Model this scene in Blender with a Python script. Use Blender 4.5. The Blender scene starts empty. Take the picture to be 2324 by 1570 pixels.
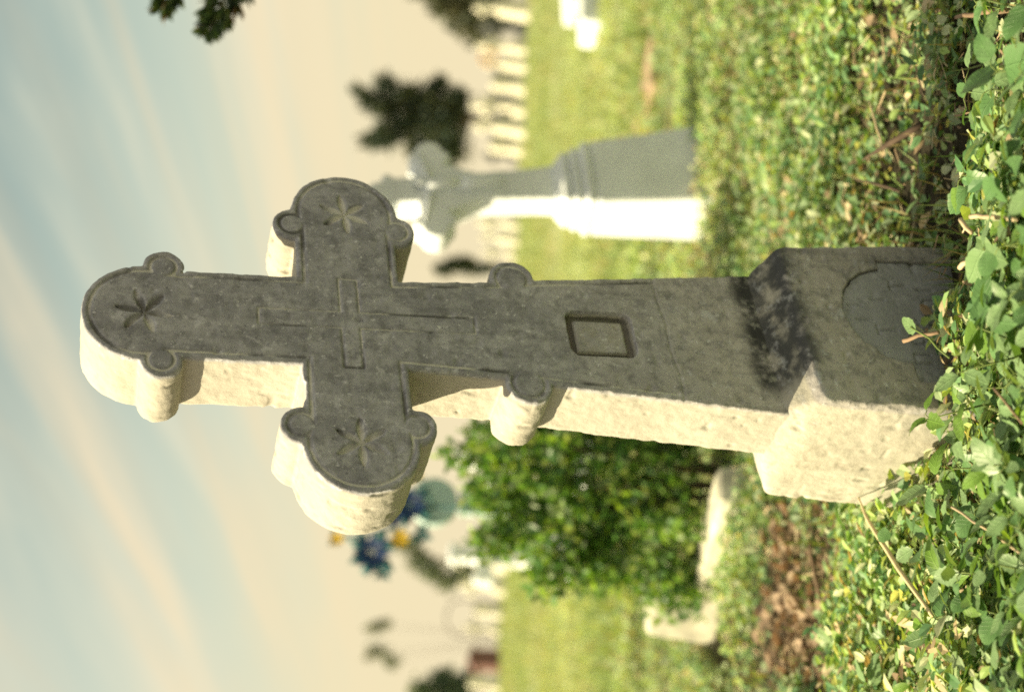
import bpy, math, random
import numpy as np
from mathutils import Matrix, Vector

random.seed(7)
rng = np.random.default_rng(7)
SC = bpy.context.scene
COL = SC.collection

# ------------------------------------------------------------------ camera, sky, sun, exposure
FPX, PW, PH = 3330.0, 2324.0, 1570.0          # the photo measured on a 2324 x 1570 grid; the photo lies on its side
CX, CY = PW / 2, PH / 2
CAMH = 0.70
ROLL = 0.043
_c, _s = math.cos(ROLL), math.sin(ROLL)
RV = Vector((_c, 0, _s))                      # to the right of the upright picture
UV = Vector((-_s, 0, _c))                     # up in the upright picture
FV = Vector((0, 1, 0))
EYE = Vector((0, 0, CAMH))

cam_data = bpy.data.cameras.new("camera")
cam = bpy.data.objects.new("camera", cam_data)
COL.objects.link(cam)
SC.camera = cam
cam_data.sensor_fit = 'HORIZONTAL'
cam_data.sensor_width = 36.0
cam_data.lens = 36.0 * FPX / PW
cam_data.clip_start = 0.05
cam_data.clip_end = 4000
m = Matrix.Identity(4)
ex, ey, ez = -UV, RV, -FV
for i in range(3):
    m[i][0], m[i][1], m[i][2], m[i][3] = ex[i], ey[i], ez[i], EYE[i]
cam.matrix_world = m
cam_data.dof.use_dof = True
cam_data.dof.focus_distance = 2.02
cam_data.dof.aperture_fstop = 2.3
cam_data.dof.aperture_blades = 7

SUN_DIR = Vector((1.344, 0.12, -1.30)).normalized()     # the way the light travels
SUN_ELEV = math.asin(-SUN_DIR.z)
to_sun = -SUN_DIR

world = bpy.data.worlds.new("World")
SC.world = world
world.use_nodes = True
wn, wl = world.node_tree.nodes, world.node_tree.links
wn.clear()
def W(t, **k):
    n = wn.new(t)
    for a, b in k.items(): setattr(n, a, b)
    return n
w_out = W('ShaderNodeOutputWorld')
sky = W('ShaderNodeTexSky', sky_type='NISHITA', sun_disc=False)
sky.sun_elevation = SUN_ELEV
sky.sun_rotation = math.atan2(to_sun.x, to_sun.y)
sky.air_density, sky.dust_density, sky.ozone_density = 1.0, 0.3, 1.0
bg_sky = W('ShaderNodeBackground'); bg_sky.inputs[1].default_value = 0.045
tint = W('ShaderNodeMixRGB', blend_type='MULTIPLY'); tint.inputs[0].default_value = 1.0
tint.inputs[2].default_value = (1.06, 1.05, 0.66, 1)
wl.new(sky.outputs[0], tint.inputs[1]); wl.new(tint.outputs[0], bg_sky.inputs[0])
bg_cloud = W('ShaderNodeBackground'); bg_cloud.inputs[1].default_value = 1.0
bg_cloud.inputs[0].default_value = (0.320, 0.270, 0.170, 1)
mixw = W('ShaderNodeMixShader')
tc = W('ShaderNodeTexCoord')
sep = W('ShaderNodeSeparateXYZ'); wl.new(tc.outputs['Generated'], sep.inputs[0])
def wm(op, a, b=None, clamp=False):
    n = W('ShaderNodeMath', operation=op, use_clamp=clamp)
    for i, v in enumerate((a, b)):
        if v is None: continue
        if isinstance(v, (int, float)): n.inputs[i].default_value = v
        else: wl.new(v, n.inputs[i])
    return n.outputs[0]
zc = wm('MAXIMUM', sep.outputs[2], 0.0)
zden = wm('ADD', zc, 0.03)
px_, py_ = wm('DIVIDE', sep.outputs[0], zden), wm('DIVIDE', sep.outputs[1], zden)
# the cirrus bands run towards a point on the horizon about 30 degrees to the left
across = wm('ADD', wm('MULTIPLY', px_, 0.86), wm('MULTIPLY', py_, 0.51))
along = wm('ADD', wm('MULTIPLY', px_, -0.51), wm('MULTIPLY', py_, 0.86))
comb = W('ShaderNodeCombineXYZ')
wl.new(wm('MULTIPLY', across, 1.0), comb.inputs[0]); wl.new(wm('MULTIPLY', along, 0.13), comb.inputs[1])
n1 = W('ShaderNodeTexNoise'); n1.inputs['Scale'].default_value = 1.6; n1.inputs['Detail'].default_value = 7.0
n1.inputs['Roughness'].default_value = 0.58; n1.inputs['Distortion'].default_value = 0.7
comb.inputs[2].default_value = 9.1
wl.new(comb.outputs[0], n1.inputs['Vector'])
ramp = W('ShaderNodeMapRange', interpolation_type='SMOOTHSTEP')
ramp.inputs['From Min'].default_value = 0.34; ramp.inputs['From Max'].default_value = 0.66
wl.new(n1.outputs[0], ramp.inputs['Value'])
streak = ramp.outputs[0]
hz = W('ShaderNodeMapRange', interpolation_type='SMOOTHSTEP')
hz.inputs['From Min'].default_value = 0.03; hz.inputs['From Max'].default_value = 0.42
hz.inputs['To Min'].default_value = 1.0; hz.inputs['To Max'].default_value = 0.10
wl.new(zc, hz.inputs['Value'])
haze = hz.outputs[0]
thin = W('ShaderNodeMapRange', interpolation_type='SMOOTHSTEP')      # the cirrus sheet thins out overhead
thin.inputs['From Min'].default_value = 0.15; thin.inputs['From Max'].default_value = 0.8
thin.inputs['To Min'].default_value = 0.90; thin.inputs['To Max'].default_value = 0.75
wl.new(zc, thin.inputs['Value'])
n2f = None
cl = wm('MULTIPLY', streak, thin.outputs[0])
# haze brightens towards the sun's side of the sky
dt = W('ShaderNodeVectorMath', operation='DOT_PRODUCT'); wl.new(tc.outputs['Generated'], dt.inputs[0]); dt.inputs[1].default_value = tuple(to_sun)
gl = W('ShaderNodeMapRange', interpolation_type='SMOOTHSTEP')
gl.inputs['From Min'].default_value = -0.05; gl.inputs['From Max'].default_value = 0.75
gl.inputs['To Min'].default_value = 0.0; gl.inputs['To Max'].default_value = 0.75
wl.new(dt.outputs['Value'], gl.inputs['Value'])
f0 = wm('ADD', haze, wm('MULTIPLY', wm('SUBTRACT', 1.0, haze), cl), True)
fac = wm('ADD', f0, wm('MULTIPLY', wm('SUBTRACT', 1.0, f0), gl.outputs[0]), True)
ccol = W('ShaderNodeMixRGB')
cm = W('ShaderNodeMapRange', interpolation_type='SMOOTHSTEP'); cm.inputs['From Min'].default_value = 0.06; cm.inputs['From Max'].default_value = 0.26
wl.new(zc, cm.inputs['Value']); wl.new(cm.outputs[0], ccol.inputs[0])
ccol.inputs[1].default_value = (0.318, 0.272, 0.174, 1); ccol.inputs[2].default_value = (0.270, 0.280, 0.222, 1)
wisp = W('ShaderNodeMixRGB'); wl.new(cm.outputs[0], wisp.inputs[0]); wisp.inputs[1].default_value = (0.318, 0.272, 0.174, 1); wisp.inputs[2].default_value = (0.330, 0.280, 0.192, 1)
comb2 = W('ShaderNodeCombineXYZ')
wl.new(wm('MULTIPLY', across, 2.6), comb2.inputs[0]); wl.new(wm('MULTIPLY', along, 0.20), comb2.inputs[1]); comb2.inputs[2].default_value = 4.4
n2 = W('ShaderNodeTexNoise'); n2.inputs['Scale'].default_value = 1.6; n2.inputs['Detail'].default_value = 5.0; n2.inputs['Distortion'].default_value = 0.5
wl.new(comb2.outputs[0], n2.inputs['Vector'])
r2 = W('ShaderNodeMapRange', interpolation_type='SMOOTHSTEP'); r2.inputs['From Min'].default_value = 0.42; r2.inputs['From Max'].default_value = 0.66
wl.new(n2.outputs[0], r2.inputs['Value'])
wsp = wm('MULTIPLY', wm('ADD', wm('MULTIPLY', streak, 0.7), wm('MULTIPLY', r2.outputs[0], 0.7)), 1.0, True)
wc = W('ShaderNodeMixRGB'); wl.new(wsp, wc.inputs[0]); wl.new(ccol.outputs[0], wc.inputs[1]); wl.new(wisp.outputs[0], wc.inputs[2])
wl.new(wc.outputs[0], bg_cloud.inputs[0])
wl.new(fac, mixw.inputs[0]); wl.new(bg_sky.outputs[0], mixw.inputs[1]); wl.new(bg_cloud.outputs[0], mixw.inputs[2])
wl.new(mixw.outputs[0], w_out.inputs[0])

sun_data = bpy.data.lights.new("sun", 'SUN')
sun_data.energy = 3.85
sun_data.angle = math.radians(0.6)
sun_data.color = (1.0, 0.86, 0.53)
sun = bpy.data.objects.new("sun", sun_data)
COL.objects.link(sun)
sun.rotation_euler = SUN_DIR.to_track_quat('-Z', 'Y').to_euler()
sun.location = (-20, -2, 20)

SC.view_settings.view_transform = 'Standard'
SC.view_settings.look = 'None'
SC.view_settings.gamma = 1.0
SC.view_settings.use_curve_mapping = False
SC.view_settings.exposure = 1.52
SC.cycles.max_bounces = 8
SC.cycles.use_denoising = False          # the photo has film grain
SC.cycles.sample_clamp_indirect = 3.0
SC.cycles.filter_width = 1.7

# ------------------------------------------------------------------ helpers: picture grid to place
def gz(y):
    """Height of the ground: level near the camera, rising gently to a brow, falling away beyond it."""
    y = np.asarray(y, dtype=float)
    r = 0.0142 * np.clip(y - 2.0, 0, 52)
    d = np.clip(y - 54.0, 0, None)
    return r - np.minimum(0.012 * d * d, 0.25 * d) * (d > 0)
def gzf(y): return float(gz(y))
def ray(px, py): return (RV * (-(py - CY)) + UV * (-(px - CX)) + FV * FPX) / FPX
def at(px, py, depth): return EYE + ray(px, py) * depth
def gp(px, py, lift=0.0):
    r = ray(px, py); lo, hi = 0.3, 53.0
    for _ in range(60):
        mid = (lo + hi) / 2
        p = EYE + r * mid
        if p.z - lift > gzf(p.y): lo = mid
        else: hi = mid
    return EYE + r * lo

# ------------------------------------------------------------------ helpers: objects
def tag(o, label=None, cat=None, group=None, kind=None):
    if label: o['label'] = label
    if cat: o['category'] = cat
    if group: o['group'] = group
    if kind: o['kind'] = kind
    return o
def empty(name, mat4=None, loc=None, label=None, cat=None, group=None):
    o = bpy.data.objects.new(name, None); COL.objects.link(o)
    o.empty_display_size = 0.05
    if mat4 is not None: o.matrix_world = mat4
    if loc is not None: o.location = loc
    return tag(o, label, cat, group)
def link(name, me, parent=None, kind=None):
    o = bpy.data.objects.new(name, me); COL.objects.link(o)
    if parent is not None: o.parent = parent
    if kind: o['kind'] = kind
    return o
def np_mesh(name, verts, faces, mat, smooth=True, color=None):
    verts = np.ascontiguousarray(verts, dtype=np.float32).reshape(-1, 3)
    faces = np.ascontiguousarray(faces, dtype=np.int32)
    k = faces.shape[1]
    me = bpy.data.meshes.new(name)
    me.vertices.add(len(verts)); me.vertices.foreach_set('co', verts.ravel())
    me.loops.add(faces.size); me.loops.foreach_set('vertex_index', faces.ravel())
    me.polygons.add(len(faces))
    me.polygons.foreach_set('loop_start', np.arange(0, faces.size, k, dtype=np.int32))
    me.polygons.foreach_set('use_smooth', np.full(len(faces), smooth, dtype=bool))
    if color is not None:
        a = me.attributes.new('tint', 'FLOAT_COLOR', 'POINT')
        c = np.ones((len(verts), 4), np.float32); c[:, :3] = color
        a.data.foreach_set('color', c.ravel())
    me.update(calc_edges=True)
    me.materials.append(mat)
    return me
class MB:
    """Collects shapes with their own vertices and faces, then makes ONE mesh."""
    def __init__(s): s.v, s.f = [], []
    def add(s, vs, fs):
        o = len(s.v); s.v += [tuple(v) for v in vs]; s.f += [tuple(i + o for i in f) for f in fs]
    def frustum(s, x0, y0, z0, x1, y1, z1, hx1=None, cx=0, cy=0):
        pass
    def rings(s, rings, cap=True):
        n = len(rings[0]); o = len(s.v)
        for r in rings: s.v += [tuple(p) for p in r]
        for i in range(len(rings) - 1):
            for j in range(n):
                a, b = o + i * n + j, o + i * n + (j + 1) % n
                s.f.append((a, b, b + n, a + n))
        if cap:
            s.f.append(tuple(o + j for j in reversed(range(n))))
            s.f.append(tuple(o + (len(rings) - 1) * n + j for j in range(n)))
    def tube(s, pts, radii, n=6):
        pts = [Vector(p) for p in pts]; R = []
        for i, p in enumerate(pts):
            t = (pts[min(i + 1, len(pts) - 1)] - pts[max(i - 1, 0)]).normalized()
            u = t.orthogonal().normalized() if i == 0 else (u - t * u.dot(t)).normalized()
            w = t.cross(u)
            R.append([p + (u * math.cos(2 * math.pi * k / n) + w * math.sin(2 * math.pi * k / n)) * radii[i] for k in range(n)])
        s.rings(R)
    def boxr(s, cx, cy, cz, hx, hy, hz, taper=1.0, bev=0.0):
        def sq(hx, hy, z, b):
            return [(cx + sx * hx - (sx * b if i else 0), cy + sy * hy - (0 if i else sy * b), z)
                    for sx, sy, order in ((1, -1, (1, 0)), (1, 1, (0, 1)), (-1, 1, (1, 0)), (-1, -1, (0, 1))) for i in order]
        b = max(bev, 1e-4)
        s.rings([sq(hx - b, hy - b, cz - hz, b), sq(hx, hy, cz - hz + b, b), sq(hx * taper, hy * taper, cz + hz - b, b), sq(hx * taper - b, hy * taper - b, cz + hz, b)])
    def build(s, name, mat, parent=None, smooth=False, kind=None):
        me = bpy.data.meshes.new(name); me.from_pydata(s.v, [], s.f); me.update()
        if smooth: me.polygons.foreach_set('use_smooth', [True] * len(me.polygons))
        me.materials.append(mat)
        return link(name, me, parent, kind)
def copy_tree(o, parent=None):
    c = o.copy(); COL.objects.link(c)
    if parent is not None: c.parent = parent
    for ch in list(o.children): copy_tree(ch, c)
    return c

# ------------------------------------------------------------------ materials
def new_mat(name):
    mt = bpy.data.materials.new(name); mt.use_nodes = True
    nt = mt.node_tree; b = nt.nodes['Principled BSDF']
    return mt, nt, b
class NT:
    def __init__(s, nt): s.nt = nt
    def n(s, t, **k):
        x = s.nt.nodes.new(t)
        for a, b in k.items(): setattr(x, a, b)
        return x
    def l(s, a, b): s.nt.links.new(a, b)
    def noise(s, vec, scale, detail=4, rough=0.55, dist=0.0):
        x = s.n('ShaderNodeTexNoise'); x.inputs['Scale'].default_value = scale; x.inputs['Detail'].default_value = detail
        x.inputs['Roughness'].default_value = rough; x.inputs['Distortion'].default_value = dist
        s.l(vec, x.inputs['Vector']); return x.outputs[0]
    def ss(s, v, a, b, lo=0.0, hi=1.0):
        x = s.n('ShaderNodeMapRange', interpolation_type='SMOOTHSTEP')
        x.inputs['From Min'].default_value = a; x.inputs['From Max'].default_value = b
        x.inputs['To Min'].default_value = lo; x.inputs['To Max'].default_value = hi
        s.l(v, x.inputs['Value']); return x.outputs[0]
    def mix(s, f, a, b):
        x = s.n('ShaderNodeMixRGB')
        for i, v in enumerate((f, a, b)):
            if isinstance(v, (int, float)): x.inputs[i].default_value = v
            elif isinstance(v, tuple): x.inputs[i].default_value = (*v, 1)
            else: s.l(v, x.inputs[i])
        return x.outputs[0]
    def math(s, op, a, b, clamp=False):
        x = s.n('ShaderNodeMath', operation=op, use_clamp=clamp)
        for i, v in enumerate((a, b)):
            if isinstance(v, (int, float)): x.inputs[i].default_value = v
            else: s.l(v, x.inputs[i])
        return x.outputs[0]
    def bump(s, h, dist, strength=1.0):
        x = s.n('ShaderNodeBump'); x.inputs['Distance'].default_value = dist; x.inputs['Strength'].default_value = strength
        s.l(h, x.inputs['Height']); return x.outputs[0]

def stone_material(name, light, mid, dark, stain=0.5, speck=0.5, band=None, front_shade=None, wear_shade_map=False, damp=None):
    mt, nt, b = new_mat(name); N = NT(nt)
    co = N.n('ShaderNodeTexCoord').outputs['Object']
    big = N.noise(co, 7, 5, 0.6); fine = N.noise(co, 55, 5, 0.65); grit = N.noise(co, 260, 3, 0.7)
    c = N.mix(N.ss(big, 0.35, 0.68), mid, light)
    c = N.mix(N.math('MULTIPLY', N.ss(fine, 0.50, 0.72), stain), c, dark)
    sp = N.noise(co, 42, 5, 0.65, 0.1)
    c = N.mix(N.math('MULTIPLY', N.ss(sp, 0.60, 0.74), speck), c, tuple(min(1, 1.5 * v) for v in light))   # pale lichen
    if front_shade:                                                       # bluish shade of the unlit front put into the colour, plus lichen and streaks
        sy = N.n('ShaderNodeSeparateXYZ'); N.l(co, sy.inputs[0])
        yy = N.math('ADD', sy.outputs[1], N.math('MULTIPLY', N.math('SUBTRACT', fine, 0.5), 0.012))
        mkf = N.ss(yy, front_shade[0], front_shade[0] + 0.008, 1.0, 0.0)
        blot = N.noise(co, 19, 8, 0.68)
        fc = N.mix(N.ss(blot, 0.36, 0.64), front_shade[2], front_shade[1])
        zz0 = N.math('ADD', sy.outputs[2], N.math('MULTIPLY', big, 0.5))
        fc = N.mix(N.ss(zz0, 0.45, 1.05, 0.70, 0.0), fc, tuple(v * w for v, w in zip(front_shade[1], (1.28, 1.16, 0.98))))
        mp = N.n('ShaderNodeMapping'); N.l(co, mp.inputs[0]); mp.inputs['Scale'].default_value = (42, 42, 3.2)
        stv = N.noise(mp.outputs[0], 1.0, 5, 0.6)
        fc = N.mix(N.ss(stv, 0.50, 0.68, 0.0, 0.35), fc, tuple(0.5 * v for v in front_shade[2]))
        fc = N.mix(N.math('MULTIPLY', N.ss(fine, 0.46, 0.66), 0.55), fc, tuple(0.55 * v for v in front_shade[2]))
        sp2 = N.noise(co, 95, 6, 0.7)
        fc = N.mix(N.math('MULTIPLY', N.ss(sp2, 0.57, 0.68), 0.75), fc, tuple(1.75 * v for v in front_shade[1]))
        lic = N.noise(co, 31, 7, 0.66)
        fc = N.mix(N.ss(lic, 0.58, 0.66, 0.0, 0.6), fc, tuple(1.4 * v for v in front_shade[1]))
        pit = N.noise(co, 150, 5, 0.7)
        fc = N.mix(N.math('MULTIPLY', N.ss(pit, 0.60, 0.68), 0.75), fc, tuple(0.3 * v for v in front_shade[2]))
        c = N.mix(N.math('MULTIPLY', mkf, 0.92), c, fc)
    if damp:                                                       # damp rising from the soil
        dz = N.n('ShaderNodeSeparateXYZ'); N.l(co, dz.inputs[0])
        dd = N.math('ADD', dz.outputs[2], N.math('MULTIPLY', N.math('SUBTRACT', N.noise(co, 11, 7, 0.65), 0.5), 0.22))
        dm = N.math('MULTIPLY', N.ss(dd, damp - 0.10, damp + 0.08, 0.40, 0.0), N.ss(dz.outputs[1], -0.03, 0.02, 1.0, 0.25))
        c = N.mix(dm, c, (0.085, 0.09, 0.095))
    ds = N.noise(co, 17, 6, 0.7, 0.2)
    c = N.mix(N.math('MULTIPLY', N.ss(ds, 0.58, 0.78), stain), c, tuple(0.45 * v for v in dark))             # dark algae
    if band:                                                                                                 # moss and lichen round a joint
        z = N.n('ShaderNodeSeparateXYZ'); N.l(co, z.inputs[0])
        z0, hw, zc_, zl, amt = band
        wob = N.noise(co, 9, 3, 0.5)
        zz = N.math('ADD', z.outputs[2], N.math('MULTIPLY', N.math('SUBTRACT', wob, 0.5), 0.045))
        sm_ = N.n('ShaderNodeSeparateXYZ'); N.l(co, sm_.inputs[0])
        mside = N.math('MULTIPLY', N.ss(sm_.outputs[1], 0.0, 0.05, 1.0, 0.15), N.ss(sm_.outputs[0], -0.115, -0.075, 0.1, 1.0))
        d = N.math('ABSOLUTE', N.math('SUBTRACT', zz, z0), 0)
        mk = N.math('MULTIPLY', N.ss(d, 0.25 * hw, hw, 1.0, 0.0), N.math('MULTIPLY', N.ss(N.noise(co, 26, 10, 0.62), 0.30, 0.56), mside))
        c = N.mix(N.math('MULTIPLY', mk, amt), c, zc_)
        mk2 = N.math('MULTIPLY', N.ss(d, 0.2 * hw, 1.1 * hw, 1.0, 0.0), N.ss(N.noise(co, 48, 9, 0.65), 0.52, 0.66))
        c = N.mix(N.math('MULTIPLY', mk2, 0.6), c, zl)
    if wear_shade_map:                                                    # dark and pale worn stretches in the cut lines; niche shade painted in
        wv = N.n('ShaderNodeAttribute', attribute_name='tint').outputs['Fac']
        wn_ = N.noise(co, 9, 3, 0.5)
        c = N.mix(N.ss(wv, 1.15, 1.9, 0.0, 0.6), c, (0.07, 0.069, 0.066))
        wv = N.math('MULTIPLY', wv, N.ss(wv, 1.05, 1.1, 1.0, 0.0))
        c = N.mix(N.math('MULTIPLY', N.ss(wv, 0.15, 0.8), N.ss(wn_, 0.38, 0.52, 0.65, 0.0)), c, (0.075, 0.073, 0.066))
        c = N.mix(N.math('MULTIPLY', N.ss(wv, 0.35, 0.95), N.ss(wn_, 0.46, 0.56, 0.0, 0.85)), c, (0.72, 0.71, 0.67))
    N.l(c, b.inputs['Base Color']); b.inputs['Roughness'].default_value = 0.92
    b.inputs['Specular IOR Level'].default_value = 0.2
    fine2 = N.noise(co, 90, 8, 0.72)
    h = N.math('ADD', N.math('MULTIPLY', fine2, 0.9), N.math('MULTIPLY', grit, 0.6))
    N.l(N.bump(h, 0.0013, 0.85), b.inputs['Normal'])
    return mt
ZB0 = -0.86
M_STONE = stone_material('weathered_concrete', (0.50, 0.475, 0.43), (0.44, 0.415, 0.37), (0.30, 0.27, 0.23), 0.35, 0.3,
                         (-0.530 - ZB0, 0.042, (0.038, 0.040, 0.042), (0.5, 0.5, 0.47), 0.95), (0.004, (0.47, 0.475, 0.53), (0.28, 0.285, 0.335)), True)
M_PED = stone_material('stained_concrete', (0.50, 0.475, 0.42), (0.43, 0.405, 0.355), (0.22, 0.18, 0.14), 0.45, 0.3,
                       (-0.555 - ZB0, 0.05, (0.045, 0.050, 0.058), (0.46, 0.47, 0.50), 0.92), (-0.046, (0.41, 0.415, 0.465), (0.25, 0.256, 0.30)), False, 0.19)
M_PANEL = stone_material('panel_concrete', (0.45, 0.455, 0.50), (0.35, 0.355, 0.40), (0.20, 0.205, 0.23), 0.6, 0.5, None, None, False, 0.16)  # same bluish front shade as the pedestal, put into the colour
def plain(name, col, rough=0.6, var=0.15, scale=12, bump=0.0, spec=0.3):
    mt, nt, b = new_mat(name); N = NT(nt)
    co = N.n('ShaderNodeTexCoord').outputs['Object']
    f = N.noise(co, scale, 4)
    N.l(N.mix(N.ss(f, 0.3, 0.7), tuple(v * (1 - var) for v in col), tuple(min(1, v * (1 + var)) for v in col)), b.inputs['Base Color'])
    b.inputs['Roughness'].default_value = rough; b.inputs['Specular IOR Level'].default_value = spec
    if bump: N.l(N.bump(f, bump), b.inputs['Normal'])
    return mt
M_WHITE = plain('white_limewash', (0.76, 0.80, 0.86), 0.8, 0.10, 6, 0.003)
M_KERB = plain('dirty_white_stone', (0.52, 0.50, 0.42), 0.9, 0.25, 14, 0.004)
M_GRAVE = plain('pale_grave_paint', (0.72, 0.69, 0.60), 0.8, 0.12, 3)
M_GREYG = plain('grey_grave_stone', (0.10, 0.105, 0.11), 0.9, 0.2, 3)
M_TAN = plain('tan_sandstone', (0.33, 0.235, 0.17), 0.9, 0.15, 14, 0.004)
M_RED = plain('dark_red_paint', (0.17, 0.085, 0.08), 0.5, 0.2, 5)  # lightened, distance haze put into the red
M_TEAL = plain('pale_teal_paint', (0.42, 0.58, 0.58), 0.55, 0.08, 9)
M_IRON = plain('rusty_iron', (0.10, 0.085, 0.075), 0.7, 0.2, 20)
M_BARK = plain('bark', (0.13, 0.095, 0.07), 0.9, 0.3, 18, 0.004)
M_TWIG = plain('dry_twig', (0.22, 0.15, 0.10), 0.9, 0.3, 30, 0.001)
M_TWIGD = plain('dark_twig', (0.08, 0.055, 0.04), 0.9, 0.3, 30, 0.001)
M_STRAW = plain('straw', (0.55, 0.45, 0.27), 0.7, 0.15, 40, 0.0005)
M_PALET = plain('pale_cut_stem', (0.46, 0.36, 0.24), 0.8, 0.2, 40, 0.0005)
M_STEM = plain('green_stem', (0.13, 0.18, 0.05), 0.6, 0.2, 30)
M_BLUE = plain('blue_silk', (0.015, 0.045, 0.15), 0.6, 0.3, 30)
M_BLUEG = plain('blue_green_silk', (0.03, 0.14, 0.16), 0.6, 0.3, 30)
M_YEL = plain('yellow_silk', (0.72, 0.48, 0.02), 0.6, 0.15, 30)
M_ORG = plain('orange_silk', (0.50, 0.24, 0.02), 0.6, 0.25, 30)

def leaf_material(name, trans=0.35, rough=0.5, spec=0.35, attr=True, col=None, veins=False, tr_tint=(1.5, 1.35, 0.5)):
    mt, nt, b = new_mat(name); N = NT(nt)
    out = nt.nodes['Material Output']
    if attr:
        base = N.n('ShaderNodeAttribute', attribute_name='tint').outputs['Color']
    else:
        rnd = N.n('ShaderNodeObjectInfo').outputs['Random']
        base = N.mix(rnd, tuple(0.7 * v for v in col), tuple(1.3 * v for v in col))
        co = N.n('ShaderNodeTexCoord').outputs['Object']
        base = N.mix(N.ss(N.noise(co, 90, 3), 0.35, 0.7), base, tuple(1.25 * v for v in col))
        if veins:
            sx = N.n('ShaderNodeSeparateXYZ'); N.l(co, sx.inputs[0])
            ax = N.math('ABSOLUTE', sx.outputs[0], 0)
            ph = N.math('SUBTRACT', N.math('MULTIPLY', sx.outputs[1], 900), N.math('MULTIPLY', ax, 800))
            sv = N.ss(N.math('SINE', ph, 0), 0.75, 1.0)
            N_m = N.math('MAXIMUM', N.math('MULTIPLY', sv, 0.5), N.ss(ax, 0.0003, 0.0010, 1.0, 0.0))
            base = N.mix(N.math('MULTIPLY', N_m, 0.4), base, tuple(1.9 * v for v in col))
            N.l(N.bump(N_m, 0.0012, 0.8), b.inputs['Normal'])
    N.l(base, b.inputs['Base Color'])
    b.inputs['Roughness'].default_value = rough; b.inputs['Specular IOR Level'].default_value = spec
    tb = N.n('ShaderNodeBsdfTranslucent')
    x = N.n('ShaderNodeMixRGB', blend_type='MULTIPLY'); x.inputs[0].default_value = 1
    N.l(base, x.inputs[1]); x.inputs[2].default_value = (*tr_tint, 1)
    N.l(x.outputs[0], tb.inputs[0])
    mx = N.n('ShaderNodeMixShader'); mx.inputs[0].default_value = trans
    N.l(b.outputs[0], mx.inputs[1]); N.l(tb.outputs[0], mx.inputs[2]); N.l(mx.outputs[0], out.inputs[0])
    return mt
M_COVER = leaf_material('ground_cover_leaf')
M_GRASS = leaf_material('grass_blade', 0.35, 0.55, 0.25)
M_DRY = leaf_material('dry_litter', 0.15, 0.8, 0.15, tr_tint=(1.1, 0.9, 0.6))
M_BUSH = leaf_material('bush_leaf', 0.45, 0.45, 0.5)
M_FOL = leaf_material('tree_foliage', 0.25, 0.6, 0.2)
M_LEAFA = leaf_material('weed_leaf', 0.30, 0.42, 0.45, False, (0.09, 0.185, 0.065), True)
M_LEAFB = leaf_material('young_weed_leaf', 0.38, 0.42, 0.4, False, (0.14, 0.25, 0.05), True)
M_LEAFC = leaf_material('greyish_weed_leaf', 0.25, 0.42, 0.5, False, (0.145, 0.235, 0.105), True)
M_DEAD = leaf_material('dead_leaf', 0.2, 0.75, 0.2, False, (0.30, 0.225, 0.165), False, (1.2, 0.9, 0.6))

def ground_material():
    mt, nt, b = new_mat('ground_soil'); N = NT(nt)
    co = N.n('ShaderNodeTexCoord').outputs['Object']
    a = N.noise(co, 1.3, 5, 0.6); f = N.noise(co, 28, 6, 0.7)
    soil = N.mix(N.ss(f, 0.35, 0.65), (0.018, 0.017, 0.012), (0.055, 0.046, 0.032))
    turf = N.mix(N.ss(N.noise(co, 3.0, 6, 0.65), 0.35, 0.65), (0.21, 0.25, 0.12), (0.34, 0.34, 0.20))
    y = N.n('ShaderNodeSeparateXYZ'); N.l(co, y.inputs[0])
    far = N.ss(y.outputs[1], 3.5, 9.0)
    c = N.mix(N.math('MAXIMUM', far, N.math('MULTIPLY', N.ss(a, 0.5, 0.7), 0.4)), soil, turf)
    N.l(c, b.inputs['Base Color']); b.inputs['Roughness'].default_value = 0.95; b.inputs['Specular IOR Level'].default_value = 0.1
    N.l(N.bump(f, 0.02, 1.0), b.inputs['Normal'])
    return mt
M_GROUND = ground_material()

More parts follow.
